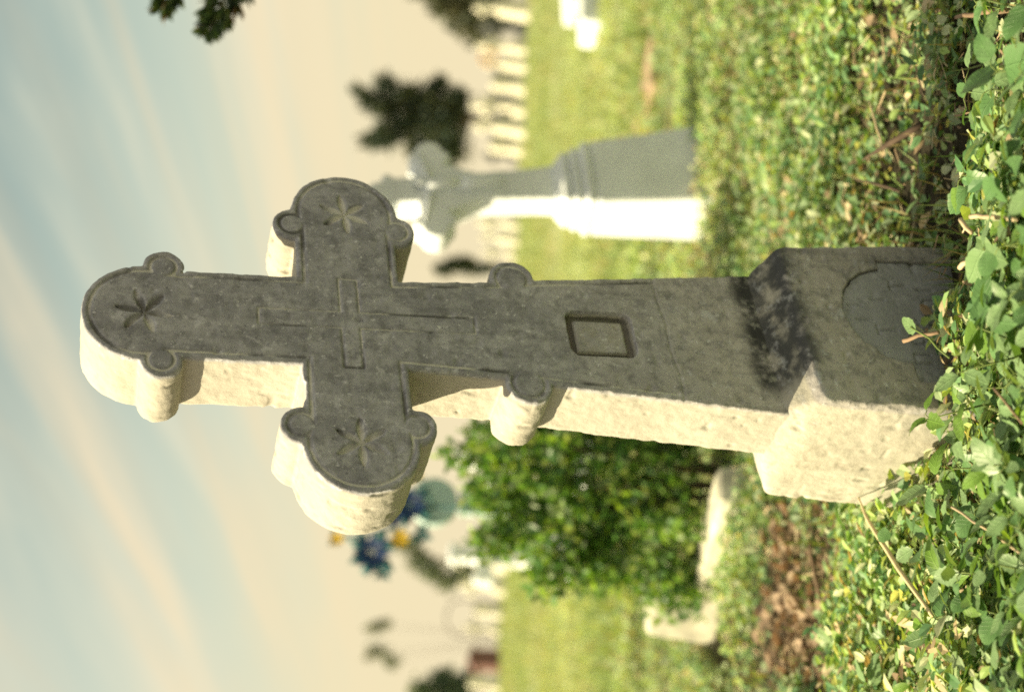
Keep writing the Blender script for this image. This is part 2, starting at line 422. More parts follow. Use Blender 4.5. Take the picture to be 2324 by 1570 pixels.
# ------------------------------------------------------------------ helpers: stone carved from a distance field
def vnoise(nx, ny, nz, cell, seed):
    """Smooth value noise on a voxel grid, one random value every `cell` voxels."""
    r = np.random.default_rng(seed)
    g = r.uniform(-1, 1, (nx // cell + 3, ny // cell + 3, nz // cell + 3)).astype(np.float32)
    for ax, n in enumerate((nx, ny, nz)):
        p = np.arange(n) / cell; i = p.astype(int); t = (p - i).astype(np.float32); t = t * t * (3 - 2 * t)
        sh = [1, 1, 1]; sh[ax] = n; t = t.reshape(sh)
        g = np.take(g, i, ax) * (1 - t) + np.take(g, i + 1, ax) * t
    return g
def surface_nets(F, org, h):
    S = F < 0
    nx, ny, nz = F.shape
    cnt = np.zeros((nx - 1, ny - 1, nz - 1), np.int8)
    for dx in (0, 1):
        for dy in (0, 1):
            for dz in (0, 1):
                cnt += S[dx:nx - 1 + dx, dy:ny - 1 + dy, dz:nz - 1 + dz]
    act = np.argwhere((cnt > 0) & (cnt < 8))
    idx = np.full(cnt.shape, -1, np.int32); idx[tuple(act.T)] = np.arange(len(act))
    acc = np.zeros((len(act), 3)); num = np.zeros(len(act))
    corners = [(a, b, c) for a in (0, 1) for b in (0, 1) for c in (0, 1)]
    val = {c: F[act[:, 0] + c[0], act[:, 1] + c[1], act[:, 2] + c[2]] for c in corners}
    for c in corners:
        for ax in range(3):
            if c[ax]: continue
            d = list(c); d[ax] = 1; d = tuple(d)
            a, b = val[c], val[d]
            mk = (a < 0) != (b < 0)
            t = np.where(mk, a / np.where(mk, a - b, 1), 0)
            p = np.tile(np.array(c, float), (len(act), 1)); p[:, ax] = t
            acc[mk] += p[mk]; num[mk] += 1
    V = (act + acc / num[:, None]) * h + np.array(org)
    Q = []
    for ax in range(3):
        o1, o2 = [(1, 2), (2, 0), (0, 1)][ax]
        sl0 = [slice(None)] * 3; sl1 = [slice(None)] * 3
        sl0[ax] = slice(0, -1); sl1[ax] = slice(1, None)
        A, B = S[tuple(sl0)], S[tuple(sl1)]
        e = np.argwhere(A != B)
        e = e[(e[:, o1] > 0) & (e[:, o2] > 0) & (e[:, o1] < F.shape[o1] - 1) & (e[:, o2] < F.shape[o2] - 1)]
        ins = A[tuple(e.T)]
        def cell(u, v):
            q = e.copy(); q[:, o1] -= u; q[:, o2] -= v
            return idx[tuple(q.T)]
        q = np.stack([cell(1, 1), cell(0, 1), cell(0, 0), cell(1, 0)], 1)
        q[~ins] = q[~ins][:, ::-1]
        Q.append(q)
    return V, np.concatenate(Q)
def carve(name, lo, hi, h, fn, mat, parent, seed=1, rough=0.0016, wear_shade=None):
    lo, hi = np.array(lo, float), np.array(hi, float)
    n = np.ceil((hi - lo) / h).astype(int) + 1
    X = (lo[0] + h * np.arange(n[0], dtype=np.float32)).reshape(-1, 1, 1).astype(np.float32)
    Y = (lo[1] + h * np.arange(n[1], dtype=np.float32)).reshape(1, -1, 1).astype(np.float32)
    Z = (lo[2] + h * np.arange(n[2], dtype=np.float32)).reshape(1, 1, -1).astype(np.float32)
    F = fn(X, Y, Z).astype(np.float32)
    F = np.broadcast_to(F, tuple(n)).copy()
    if rough:
        F += rough * vnoise(*n, max(2, int(0.016 / h)), seed) + 0.6 * rough * vnoise(*n, max(2, int(0.007 / h)), seed + 1)
        F += rough * 9 * np.maximum(0, vnoise(*n, max(2, int(0.017 / h)), seed + 2) - 0.52)
    V, Q = surface_nets(F, lo, h)
    col = None
    if wear_shade is not None: col = np.repeat(wear_shade(V[:, 0], V[:, 1], V[:, 2])[:, None], 3, 1)
    return link(name, np_mesh(name, V, Q, mat, True, col), parent)
def sbox(x, z, cx, cz, hx, hz):
    dx, dz = np.abs(x - cx) - hx, np.abs(z - cz) - hz
    return np.hypot(np.maximum(dx, 0), np.maximum(dz, 0)) + np.minimum(np.maximum(dx, dz), 0)
def scirc(x, z, cx, cz, r): return np.hypot(x - cx, z - cz) - r
def smin(a, b, k):
    h = np.clip(0.5 + 0.5 * (b - a) / k, 0, 1); return b + (a - b) * h - k * h * (1 - h)
def smax(a, b, k): return -smin(-a, -b, k)
def sseg(x, z, x0, z0, x1, z1):
    dx, dz = x1 - x0, z1 - z0
    t = np.clip(((x - x0) * dx + (z - z0) * dz) / (dx * dx + dz * dz + 1e-12), 0, 1)
    return np.hypot(x - x0 - t * dx, z - z0 - t * dz)
def groove(d, w): return np.clip(1 - (d / w) ** 2, 0, 1)

# ------------------------------------------------------------------ the ground
def ground():
    ys = np.concatenate([np.linspace(-6, 0.6, 12), np.linspace(0.7, 9, 180), np.linspace(9.3, 60, 170), np.geomspace(61, 3000, 40)])
    xs = np.concatenate([-np.geomspace(3000, 8, 26), np.linspace(-7.5, -2.6, 20), np.linspace(-2.5, 2.5, 130), np.linspace(2.6, 7.5, 20), np.geomspace(8, 3000, 26)])
    Xg, Yg = np.meshgrid(xs, ys)
    near = np.exp(-((Yg - 3) / 5) ** 2 - (Xg / 3) ** 2)
    Zg = gz(Yg) + near * 0.010 * (np.sin(Xg * 9 + Yg * 4) * np.sin(Yg * 7 - Xg * 3) + 0.5 * np.sin(Xg * 23) * np.sin(Yg * 19)) - 0.004
    nx, ny = len(xs), len(ys)
    V = np.stack([Xg, Yg, Zg], -1).reshape(-1, 3)
    i, j = np.meshgrid(np.arange(nx - 1), np.arange(ny - 1))
    a = (j * nx + i).ravel()
    o = link('ground', np_mesh('ground', V, np.stack([a, a + 1, a + nx + 1, a + nx], 1), M_GROUND))
    o['kind'] = 'structure'
ground()

# ------------------------------------------------------------------ the grey stone cross
R_FIT = [[0.7847419, 0.04555495, -0.61814634], [0.12787689, 0.96394064, 0.23337941], [0.60648796, -0.26218923, 0.75061918]]
T_FIT = [0.03091926, 0.13, 2.1]
ZB = -0.86                                       # where the cross meets the ground, in its own height scale
def camvec(v): return RV * v[0] + UV * v[1] + FV * v[2]
ca, ch, cw = (camvec([R_FIT[i][k] for i in range(3)]) for k in range(3))
org = EYE + camvec(T_FIT)
mx = Matrix.Identity(4)
for i in range(3): mx[i][0], mx[i][1], mx[i][2], mx[i][3] = ca[i], cw[i], ch[i], org[i]
mx = mx @ Matrix.Translation((0, 0, ZB))
GREY = empty('stone_cross', mx, label='tall weathered grey concrete cross with lobed arms leaning over an inscribed pedestal in the foreground', cat='gravestone')

def grey_outline(x, z):
    hw = np.interp(z, [-0.56, -0.184, -0.113, 0.025, 0.173, 0.34], [0.1365, 0.0985, 0.089, 0.080, 0.0785, 0.077])
    shaft = np.maximum(np.abs(x) - hw, np.maximum(z - 0.39, -0.62 - z))
    d = shaft
    d = np.minimum(d, scirc(x, z, 0, 0.3845, 0.083))
    for s in (-1, 1):
        d = smin(d, scirc(x, z, s * 0.082, 0.3605, 0.0285), 0.004)
        d = np.minimum(d, sbox(x, z, s * 0.10, 0.0993, 0.11, 0.0740))
        d = np.minimum(d, scirc(x, z, s * 0.2065, 0.0985, 0.0800))
        d = smin(d, scirc(x, z, s * 0.181, 0.1775, 0.0290), 0.004)
        d = smin(d, scirc(x, z, s * 0.1785, 0.0215, 0.0285), 0.004)
        d = smin(d, scirc(x, z, s * 0.098, -0.148, 0.0345), 0.003)
    return d
def petals(x, z, cx, cz, a0, L=0.040, w=0.0075):
    g = 0
    for k in range(6):
        an = a0 + k * math.pi / 3
        dx, dz = x - cx, z - cz
        u = dx * math.cos(an) + dz * math.sin(an); v = -dx * math.sin(an) + dz * math.cos(an)
        prof = w * np.clip(np.sin(np.clip(u / L, 0, 1) * math.pi), 0, 1) ** 0.7 + 1e-5
        g = np.maximum(g, np.where((u > 0.001) & (u < L), np.clip(1 - np.abs(v) / prof, 0, 1), 0))
    return g
D = 0.109
def grey_front(x, z, d2):
    rel = 0.0036 * groove(np.abs(d2 + 0.0105), 0.0034) * (z > -0.375)        # line that follows the outline
    for cx, cz, a0 in ((0, 0.3845, 0.35), (0.2065, 0.0985, 0.12), (-0.2065, 0.0985, 0.02)):
        rel = np.maximum(rel, 0.0075 * petals(x, z, cx, cz, a0))
    cr = np.minimum(sbox(x, z, 0.002, 0.075, 0.0145, 0.155), sbox(x, z, -0.002, 0.101, 0.080, 0.0135))
    rel = np.maximum(rel, 0.0030 * groove(np.abs(cr), 0.0026))                # the small incised cross
    nb = sbox(x, z, -0.001, -0.272, 0.0275, 0.0365) - 0.0145
    rel = np.maximum(rel, np.where(nb < 0, 0.019 - 0.0120 * np.clip(-(nb + 0.0105) / 0.003, 0, 1), 0))   # little sunk niche
    rel = np.maximum(rel, 0.0016 * groove(np.abs(z + 0.378 - 0.03 * x + 0.002 * np.sin(x * 60)), 0.0022))          # mortar joint
    return rel
def grey_fn(x, y, z):
    z = z + ZB                                                                 # back to the fitted scale
    d2 = grey_outline(x, z)
    front = grey_front(x, z, d2) - y
    d = smax(np.broadcast_to(d2, np.broadcast_shapes(d2.shape, y.shape)), np.maximum(front, y - D), 0.005)
    return np.maximum(d, -(z + 0.575))
def shift(mt): return mt
def grey_wear_shade(x, y, z):
    z = z + ZB
    r = grey_front(x, z, grey_outline(x, z))
    nb = sbox(x, z, -0.001, -0.272, 0.0345, 0.0430)
    return np.where(nb > 0.014, np.clip(r / 0.0036, 0, 1), 2.0 * np.clip((r - 0.0085) / 0.004, 0, 1)) * (y < 0.022)
carve('cross', (-0.300, -0.008, -0.585 - ZB), (0.300, 0.120, 0.475 - ZB), 0.0021, grey_fn, M_STONE, GREY, 3, 0.0008, grey_wear_shade)

def panel2d(x, z):
    arch = np.maximum(scirc(x, z, 0.015, -0.742, 0.094), -0.80 - z)
    return np.minimum(arch, sbox(x, z, 0.0065, -0.87, 0.1205, 0.137))
def ped_fn(x, y, z):
    z = z + ZB
    cy = 0.072
    A = np.interp(z, [-1.0, -0.78, -0.571], [0.172, 0.164, 0.150])
    wf, wb = -0.058 - (A - 0.150) * 0.5, 0.202 + (A - 0.150) * 0.5
    d = smax(smax(np.abs(x) - A, np.broadcast_to(wf - y, np.broadcast_shapes(x.shape, y.shape, z.shape)), 0.014), y - wb, 0.014)
    n = math.hypot(0.058, 0.034)
    d = smax(d, ((z + 0.537) * 0.058 + (0 - y) * 0.034) / n, 0.005)
    d = smax(d, ((z + 0.537) * 0.093 + (y - D) * 0.040) / math.hypot(0.093, 0.040), 0.010)
    d = smax(d, ((z + 0.532) * 0.020 + (np.abs(x) - 0.130) * 0.038) / math.hypot(0.02, 0.038), 0.010)
    d = np.maximum(d, -(z + 1.0))
    rec = np.maximum(panel2d(x, z), (y - wf) - 0.0180)
    return np.maximum(d, -rec)
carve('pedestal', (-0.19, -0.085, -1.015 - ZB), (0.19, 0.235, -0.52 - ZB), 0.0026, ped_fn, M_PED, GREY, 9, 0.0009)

LET = []                                                     # worn incised letters, local a, h
def stroke(*p): LET.extend(p)
def letter(ch_, x, z, s=0.026):
    w = s * 0.62
    P = {'I': [(0, 0, 0, 1)], 'T': [(0, 0, 0, 1), (-.5, 1, .5, 1)], 'H': [(-.5, 0, -.5, 1), (.5, 0, .5, 1), (-.5, .5, .5, .5)],
         'P': [(-.5, 0, -.5, 1), (.5, .0, .5, 1), (-.5, 1, .5, 1)], 'O': [(-.5, .2, -.5, .8), (.5, .2, .5, .8), (-.5, .8, 0, 1), (0, 1, .5, .8), (-.5, .2, 0, 0), (0, 0, .5, .2)],
         'U': [(-.5, .15, -.5, 1), (.5, .15, .5, 1), (-.5, .15, 0, 0), (0, 0, .5, .15)], 'C': [(-.5, .2, -.5, .8), (-.5, .8, 0, 1), (0, 1, .5, .85), (-.5, .2, 0, 0), (0, 0, .5, .15)], '1': [(0, 0, 0, 1), (0, 1, -.4, .7)]}
    for a, b, c, d in P[ch_]: LET.append((x + a * w, z + b * s, x + c * w, z + d * s))
letter('I', 0.007, -0.690, 0.022); letter('1', 0.036, -0.684, 0.022)
letter('T', -0.0125, -0.722, 0.024); letter('I', 0.048, -0.726, 0.024)
letter('P', -0.067, -0.770); letter('O', -0.030, -0.772); letter('C', 0.0, -0.772); letter('T', 0.078, -0.772)
letter('C', -0.064, -0.816); letter('H', -0.028, -0.816); letter('H', 0.008, -0.816); letter('O', 0.042, -0.816); letter('I', 0.070, -0.816)
def panel_fn(x, y, z):
    z = z + ZB
    A = np.interp(z, [-1.0, -0.78, -0.571], [0.172, 0.164, 0.150]); wf = -0.058 - (A - 0.150) * 0.5
    lt = 1e3
    for s in LET: lt = np.minimum(lt, sseg(x, z, *s))
    rel = 0.0045 + 0.0036 * groove(np.minimum(lt, 0.0030), 0.0030)
    return np.maximum(np.maximum(panel2d(x, z) + 0.0012, rel - (y - wf)), (y - wf) - 0.0172)
carve('inscription_panel', (-0.13, -0.075, -1.0 - ZB), (0.14, -0.02, -0.63 - ZB), 0.0017, panel_fn, M_PANEL, GREY, 21, 0.0006)

# ------------------------------------------------------------------ the white cross monument
def frame(base, yaw, fwd, roll):
    """Upright frame at base; yaw turns the right-hand end away, fwd leans the top to the camera, roll leans it to the left."""
    r = Matrix.Rotation(-roll, 3, 'Y') @ Matrix.Rotation(fwd, 3, 'X') @ Matrix.Rotation(yaw, 3, 'Z')
    mt = r.to_4x4(); mt.translation = base
    return mt
wb_ = gp(1612, 408)
wb_.y += 0.12; wb_.z = gzf(wb_.y)
WHITE = empty('white_cross', frame(wb_, math.radians(27), math.radians(7), math.radians(6.0)),
              label='white painted cross monument on a moulded pedestal behind the grey cross', cat='gravestone')
mb = MB(); mb.boxr(0, 0, 0.175, 0.158, 0.142, 0.235, 0.79, 0.006); mb.build('pedestal', M_WHITE, WHITE)
def lathe_sq(prof, name):
    mbx = MB()
    def sq(h_, hy, z): return [(h_, -hy, z), (h_, hy, z), (-h_, hy, z), (-h_, -hy, z)]
    mbx.rings([sq(a, a * 0.95, z) for a, z in prof])
    return mbx.build(name, M_WHITE, WHITE)
lathe_sq([(0.108, 0.411), (0.118, 0.417), (0.121, 0.430), (0.118, 0.444), (0.108, 0.450), (0.100, 0.456)], 'moulding')
lathe_sq([(0.096, 0.457), (0.104, 0.461), (0.107, 0.470), (0.104, 0.482), (0.095, 0.487), (0.086, 0.489)], 'moulding')
lathe_sq([(0.084, 0.490), (0.093, 0.494), (0.097, 0.505), (0.091, 0.518), (0.080, 0.526), (0.073, 0.540)], 'moulding')
def white_fn(x, y, z):
    hw = np.interp(z, [0.53, 0.60, 0.75, 0.86, 1.10], [0.071, 0.064, 0.058, 0.054, 0.050])
    d = np.maximum(np.abs(x) - hw, np.maximum(z - 1.12, 0.536 - z))
    d = np.minimum(d, scirc(x, z, 0, 1.150, 0.038)); 
    for s in (-1, 1):
        d = smin(d, scirc(x, z, s * 0.046, 1.115, 0.021), 0.006)
        d = np.minimum(d, sbox(x, z, s * 0.07, 0.965, 0.075, 0.052))
        d = np.minimum(d, scirc(x, z, s * 0.142, 0.965, 0.051))
        for t in (-1, 1): d = smin(d, scirc(x, z, s * 0.128, 0.965 + t * 0.050, 0.022), 0.006)
        tr = np.maximum(np.maximum(0.80 - z, z - 0.93), np.abs(x) - (0.055 + np.clip(z - 0.80, 0, 0.13) * 0.35)); d = np.minimum(d, tr)
    d = np.maximum(d, -scirc(x, z, 0.012, 1.012, 0.013))
    return smax(np.broadcast_to(d, np.broadcast_shapes(d.shape, y.shape)), np.abs(y) - 0.058, 0.01)
carve('cross', (-0.22, -0.075, 0.525), (0.22, 0.075, 1.20), 0.006, white_fn, M_WHITE, WHITE, 33, 0.0008)
mb = MB()                                                       # the small carved figure on the cross
mb.tube([(0, -0.070, 0.985), (0, -0.072, 0.96), (0.004, -0.074, 0.92), (0.0, -0.072, 0.87)], [0.010, 0.022, 0.019, 0.017], 8)
mb.tube([(-0.004, -0.072, 0.875), (-0.012, -0.080, 0.82), (0.0, -0.070, 0.74), (0.002, -0.072, 0.72)], [0.015, 0.014, 0.009, 0.006], 8)
mb.tube([(0.006, -0.070, 0.875), (0.014, -0.078, 0.82), (0.004, -0.068, 0.74), (0.004, -0.072, 0.72)], [0.015, 0.014, 0.009, 0.006], 8)
for s in (-1, 1): mb.tube([(s * 0.016, -0.070, 0.972), (s * 0.07, -0.066, 0.985), (s * 0.135, -0.063, 1.005)], [0.010, 0.008, 0.005], 7)
mb.tube([(0.006, -0.076, 0.988), (0.010, -0.079, 1.002), (0.012, -0.078, 1.018), (0.012, -0.074, 1.024)], [0.007, 0.013, 0.011, 0.004], 8)
mb.build('carved_figure', M_WHITE, WHITE, True)

# ------------------------------------------------------------------ leaf scatter
def rots(yaw, tilt, spin):
    cy_, sy_, ct, st, cp, sp = np.cos(yaw), np.sin(yaw), np.cos(tilt), np.sin(tilt), np.cos(spin), np.sin(spin)
    z, o = np.zeros_like(yaw), np.ones_like(yaw)
    Rz = np.stack([cy_, -sy_, z, sy_, cy_, z, z, z, o], -1).reshape(-1, 3, 3)
    Rx = np.stack([o, z, z, z, ct, -st, z, st, ct], -1).reshape(-1, 3, 3)
    Rs = np.stack([cp, z, sp, z, o, z, -sp, z, cp], -1).reshape(-1, 3, 3)
    return Rz @ Rx @ Rs
LEAF_V = np.array([(0, 0, 0), (-0.27, 0.40, 0.07), (0.27, 0.40, 0.07), (0, 0.45, 0), (0, 1, -0.10), (-0.20, 0.74, 0.03), (0.20, 0.74, 0.03)], np.float32)
LEAF_F = np.array([(0, 3, 1), (0, 2, 3), (1, 3, 5), (3, 2, 6), (5, 3, 4), (3, 6, 4)], np.int32)
BLADE_V = np.array([(-0.035, 0, 0), (0.035, 0, 0), (-0.028, 0.5, 0.04), (0.028, 0.5, 0.04), (0, 1, 0.22)], np.float32)
BLADE_F = np.array([(0, 1, 3), (0, 3, 2), (2, 3, 4)], np.int32)
def scatter(tv, tf, pos, R, scale, color):
    N = len(pos); V = len(tv)
    if scale.ndim == 1: scale = np.repeat(scale[:, None], 3, 1)
    v = np.einsum('nij,nvj->nvi', R, tv[None] * scale[:, None, :]) + pos[:, None, :]
    f = tf[None] + (np.arange(N) * V)[:, None, None]
    c = np.repeat(color, V, 0)
    return v.reshape(-1, 3), f.reshape(-1, tf.shape[1]), c
def wedge(n, y0, y1, margin=0.55, power=1.0):
    """Random ground points in the view with a margin to each side."""
    y = y0 + (y1 - y0) * rng.random(n) ** power
    x = (rng.random(n) * 2 - 1) * (0.245 * y + margin)
    return x, y
def lump(x, y, s, seed):
    r = np.random.default_rng(seed); a = 0
    for k in range(5):
        f = s * (1.0 + 0.7 * k); p = r.random(4) * 6.28; an = r.random() * 3.14
        u = x * math.cos(an) + y * math.sin(an); v = -x * math.sin(an) + y * math.cos(an)
        a = a + np.sin(u * f + p[0]) * np.sin(v * f * 0.8 + p[1]) / (1 + 0.4 * k)
    return a
PAL = np.array([(0.08, 0.18, 0.08), (0.14, 0.28, 0.13), (0.22, 0.36, 0.16), (0.30, 0.41, 0.24), (0.46, 0.52, 0.35), (0.29, 0.42, 0.14)])
PALD = np.array([(0.46, 0.36, 0.23), (0.33, 0.24, 0.16), (0.55, 0.46, 0.31), (0.20, 0.14, 0.095)])
def pal(P, n, jit=0.25):
    return P[rng.integers(0, len(P), n)] * (1 + jit * (rng.random((n, 1)) * 2 - 1))
# footprints of the stones, kept clear of leaves
_kb = gp(1621, 1385); KB = np.array([_kb.x, _kb.y])
def clear_of(x, y):
    inv = GREY.matrix_world.inverted()
    lx = inv[0][0] * x + inv[0][1] * y + inv[0][2] * 0.03 + inv[0][3]
    ly = inv[1][0] * x + inv[1][1] * y + inv[1][2] * 0.03 + inv[1][3]
    in1 = (np.abs(lx) < 0.165) & (ly > -0.07) & (ly < 0.215)
    iw = WHITE.matrix_world.inverted()
    lx = iw[0][0] * x + iw[0][1] * y + iw[0][2] * 0.1 + iw[0][3]; ly = iw[1][0] * x + iw[1][1] * y + iw[1][2] * 0.1 + iw[1][3]
    b0 = KB - np.array([0, 0.12]); in3 = (np.abs(x - b0[0]) < 0.13) & (np.abs(y - b0[1]) < 0.30)
    return ~(in3 | in1 | ((np.abs(lx) < 0.14) & (np.abs(ly) < 0.13)))
LIT_C = gp(1830, 1330)                                       # centre of the brown leaf litter
def litter(x, y): return np.clip(0.75 + 0.75 * lump(x, y, 7.0, 77), 0, 1.3) * litter0(x, y)
def litter0(x, y): return np.exp(-((x - LIT_C.x) / 0.20) ** 2 - ((y - LIT_C.y) / 0.30) ** 2) + 0.8 * np.exp(-((x - LIT_C.x + .14) / 0.16) ** 2 - ((y - LIT_C.y + .05) / 0.30) ** 2)
def cover():
    parts = []
    for n, y0, y1, s0, s1, hmax, pw in ((80000, 1.15, 3.2, 0.011, 0.040, 0.085, 1.0), (95000, 3.2, 6.5, 0.016, 0.036, 0.07, 1.2), (52000, 6.5, 16, 0.03, 0.06, 0.06, 1.5)):
        x, y = wedge(n, y0, y1, power=pw)
        dens = lump(x, y, 3.2, 5) * 0.5 + lump(x, y, 9, 6) * 0.35
        keep = (rng.random(n) < np.clip(0.56 + 0.75 * dens, 0.12, 1)) & clear_of(x, y) & (rng.random(n) > 0.85 * np.clip(litter(x, y), 0, 1))
        x, y, dens = x[keep], y[keep], dens[keep]; n = len(x)
        hh = hmax * np.clip(0.65 + 0.9 * dens, 0.10, 1.9 if y1 < 4 else 1.1) * rng.random(n) ** 0.7
        pos = np.stack([x, y, gz(y) + hh], 1)
        R = rots(rng.random(n) * 6.28, (rng.random(n) * 1.3 - 0.5), (rng.random(n) - 0.5) * 1.2)
        sc = s0 + (s1 - s0) * rng.random(n) ** 1.6
        c = pal(PAL, n)
        tone = np.clip(0.5 + 0.5 * lump(x, y, 2.0, 8), 0, 1)[:, None]
        c = c * (0.8 + 0.5 * tone) * np.array([[1.08, 1.0, 0.95]]) ** tone
        dry = rng.random(n) < 0.05 + 0.11 * np.clip(lump(x, y, 2.5, 9), 0, 1)
        c[dry] = pal(PALD, dry.sum())
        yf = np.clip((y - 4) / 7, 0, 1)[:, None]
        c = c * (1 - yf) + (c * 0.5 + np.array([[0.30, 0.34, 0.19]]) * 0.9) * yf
        parts.append(scatter(LEAF_V, LEAF_F, pos, R, sc, c))
    off = 0; V, F, C_ = [], [], []
    for v, f, c in parts: V.append(v); F.append(f + off); C_.append(c); off += len(v)
    tag(link('ground_cover', np_mesh('ground_cover', np.concatenate(V), np.concatenate(F), M_COVER, False, np.concatenate(C_))),
        'low carpet of small green weed leaves over the graveyard ground', 'ground cover', kind='stuff')
cover()
def grass():
    parts = []
    for n, y0, y1, s0, s1, w, pw in ((11000, 1.2, 3.4, 0.03, 0.085, 0.8, 1.0), (15000, 3.4, 8, 0.04, 0.085, 1.2, 1.1), (52000, 7, 25, 0.05, 0.12, 2.6, 1.3), (42000, 22, 54, 0.06, 0.13, 6.0, 1.1)):
        x, y = wedge(n, y0, y1, 0.8, pw)
        g = 0.5 + 0.6 * lump(x, y, 2.6 if y1 < 10 else 0.8, 15)
        keep = (rng.random(n) < np.clip(g + (0.3 if y0 > 6 else 0.0), 0.1, 1)) & clear_of(x, y) & (rng.random(n) > 0.8 * np.clip(litter(x, y), 0, 1))
        x, y = x[keep], y[keep]; n = len(x)
        pos = np.stack([x, y, gz(y) - 0.003], 1)
        R = rots(rng.random(n) * 6.28, 1.45 - rng.random(n) * (0.95 if y0 < 6 else 1.35), (rng.random(n) - 0.5) * 0.6)
        L = s0 + (s1 - s0) * rng.random(n)
        sc = np.stack([L * w, L, L], 1)
        c = pal(np.array([(0.13, 0.23, 0.06), (0.18, 0.28, 0.08), (0.12, 0.20, 0.06), (0.26, 0.33, 0.14)]), n)
        dry = rng.random(n) < np.clip(0.16 + 0.25 * lump(x, y, 1.2, 17), 0.04, 0.6)
        c[dry] = pal(np.array([(0.40, 0.33, 0.17), (0.33, 0.25, 0.13), (0.30, 0.26, 0.11)]), dry.sum())
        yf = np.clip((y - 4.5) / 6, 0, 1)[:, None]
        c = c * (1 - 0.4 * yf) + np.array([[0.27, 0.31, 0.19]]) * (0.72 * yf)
        parts.append(scatter(BLADE_V, BLADE_F, pos, R, sc, c))
    off = 0; V, F, C_ = [], [], []
    for v, f, c in parts: V.append(v); F.append(f + off); C_.append(c); off += len(v)
    tag(link('grass', np_mesh('grass', np.concatenate(V), np.concatenate(F), M_GRASS, False, np.concatenate(C_))),
        'yellow green grass blades spread over the graveyard', 'grass', kind='stuff')
grass()
def straw():
    n = 6800
    x, y = wedge(n, 1.2, 5.5, 0.5, 1.3)
    k = clear_of(x, y); x, y = x[k], y[k]; n = len(x)
    pos = np.stack([x, y, gz(y) + 0.01 + 0.05 * rng.random(n)], 1)
    R = rots(rng.random(n) * 6.28, (rng.random(n) - 0.5) * 0.7, (rng.random(n) - 0.5) * 2)
    L = 0.015 + 0.06 * rng.random(n) ** 2
    sc = np.stack([L * 0.5 + 0.02, L, L * 0.3], 1)
    v, f, c = scatter(BLADE_V, BLADE_F, pos, R, sc, pal(PALD, n))
    tag(link('dry_straw', np_mesh('dry_straw', v, f, M_DRY, False, c)), 'scattered bits of dry straw and stalks among the weeds', 'straw', kind='stuff')
    n = 2300                                                  # fine crumbled litter under the dead leaves
    x = LIT_C.x + rng.normal(-0.03, 0.20, n); y = LIT_C.y + rng.normal(-0.02, 0.20, n)
    k = clear_of(x, y) & (litter(x, y) > 0.25); x, y = x[k], y[k]; n = len(x)
    pos = np.stack([x, y, gz(y) + 0.004 + 0.03 * rng.random(n)], 1)
    R = rots(rng.random(n) * 6.28, (rng.random(n) - 0.5) * 1.6, (rng.random(n) - 0.5) * 1.6)
    v, f, c = scatter(LEAF_V, LEAF_F, pos, R, 0.010 + 0.016 * rng.random(n), pal(PALD * np.array([[0.45, 0.42, 0.42]]), n))
    tag(link('leaf_litter', np_mesh('leaf_litter', v, f, M_DRY, False, c)), 'brown crumbled leaf litter in the bare patch left of the grey cross', 'leaf litter', kind='stuff')
straw()

# ------------------------------------------------------------------ weeds with their own leaves, dead leaves, twigs
def leaf_mesh(name, mat, w=0.62, serr=0.05, curl=0.2, fold=0.25, n=8, blunt=0.0, sd=0):
    r = random.Random(sd); V, F = [], []
    for i in range(n + 1):
        t = i / n
        wd = w * 0.5 * (math.sin(math.pi * min(1, t ** (0.80 - blunt * 0.2))) ** (0.75 - 0.25 * blunt)) if 0 < t < 1 else 0.012
        z = -curl * t * t + 0.04 * math.sin(t * 5 + sd)
        for s in (-1, 0, 1):
            e = (1 + (serr * 2 if i % 2 else -serr)) * (1 + r.uniform(-.05, .05))
            V.append((s * wd * e, t - (0.02 if s and i % 2 else 0), z + abs(s) * wd * fold + (0.02 * math.sin(9 * t + s) if s else 0)))
    for i in range(n):
        a = i * 3
        F += [(a, a + 1, a + 4, a + 3), (a + 1, a + 2, a + 5, a + 4)]
    me = bpy.data.meshes.new(name); me.from_pydata([(x * 0.04, y * 0.04, z * 0.04) for x, y, z in V], [], F); me.update()
    me.polygons.foreach_set('use_smooth', [True] * len(me.polygons)); me.materials.append(mat)
    return me
LM = [leaf_mesh('leaf', m_, w, se, cu, fo, 9, bl, i) for i, (m_, w, se, cu, fo, bl) in enumerate((
    (M_LEAFA, 0.60, 0.06, 0.25, 0.30, 0), (M_LEAFC, 0.56, 0.05, 0.15, 0.20, 0), (M_LEAFB, 0.62, 0.05, 0.35, 0.35, 0),
    (M_LEAFC, 0.72, 0.04, 0.30, 0.15, 0.6), (M_LEAFA, 0.80, 0.02, 0.20, 0.18, 1.0), (M_LEAFB, 0.42, 0.03, 0.40, 0.30, 0), (M_LEAFC, 0.50, 0.07, -0.15, 0.3, 0), (M_LEAFC, 0.50, 0.03, 0.10, 0.15, 0)))]
WEEDS = 'low leafy weeds in the foreground strip'
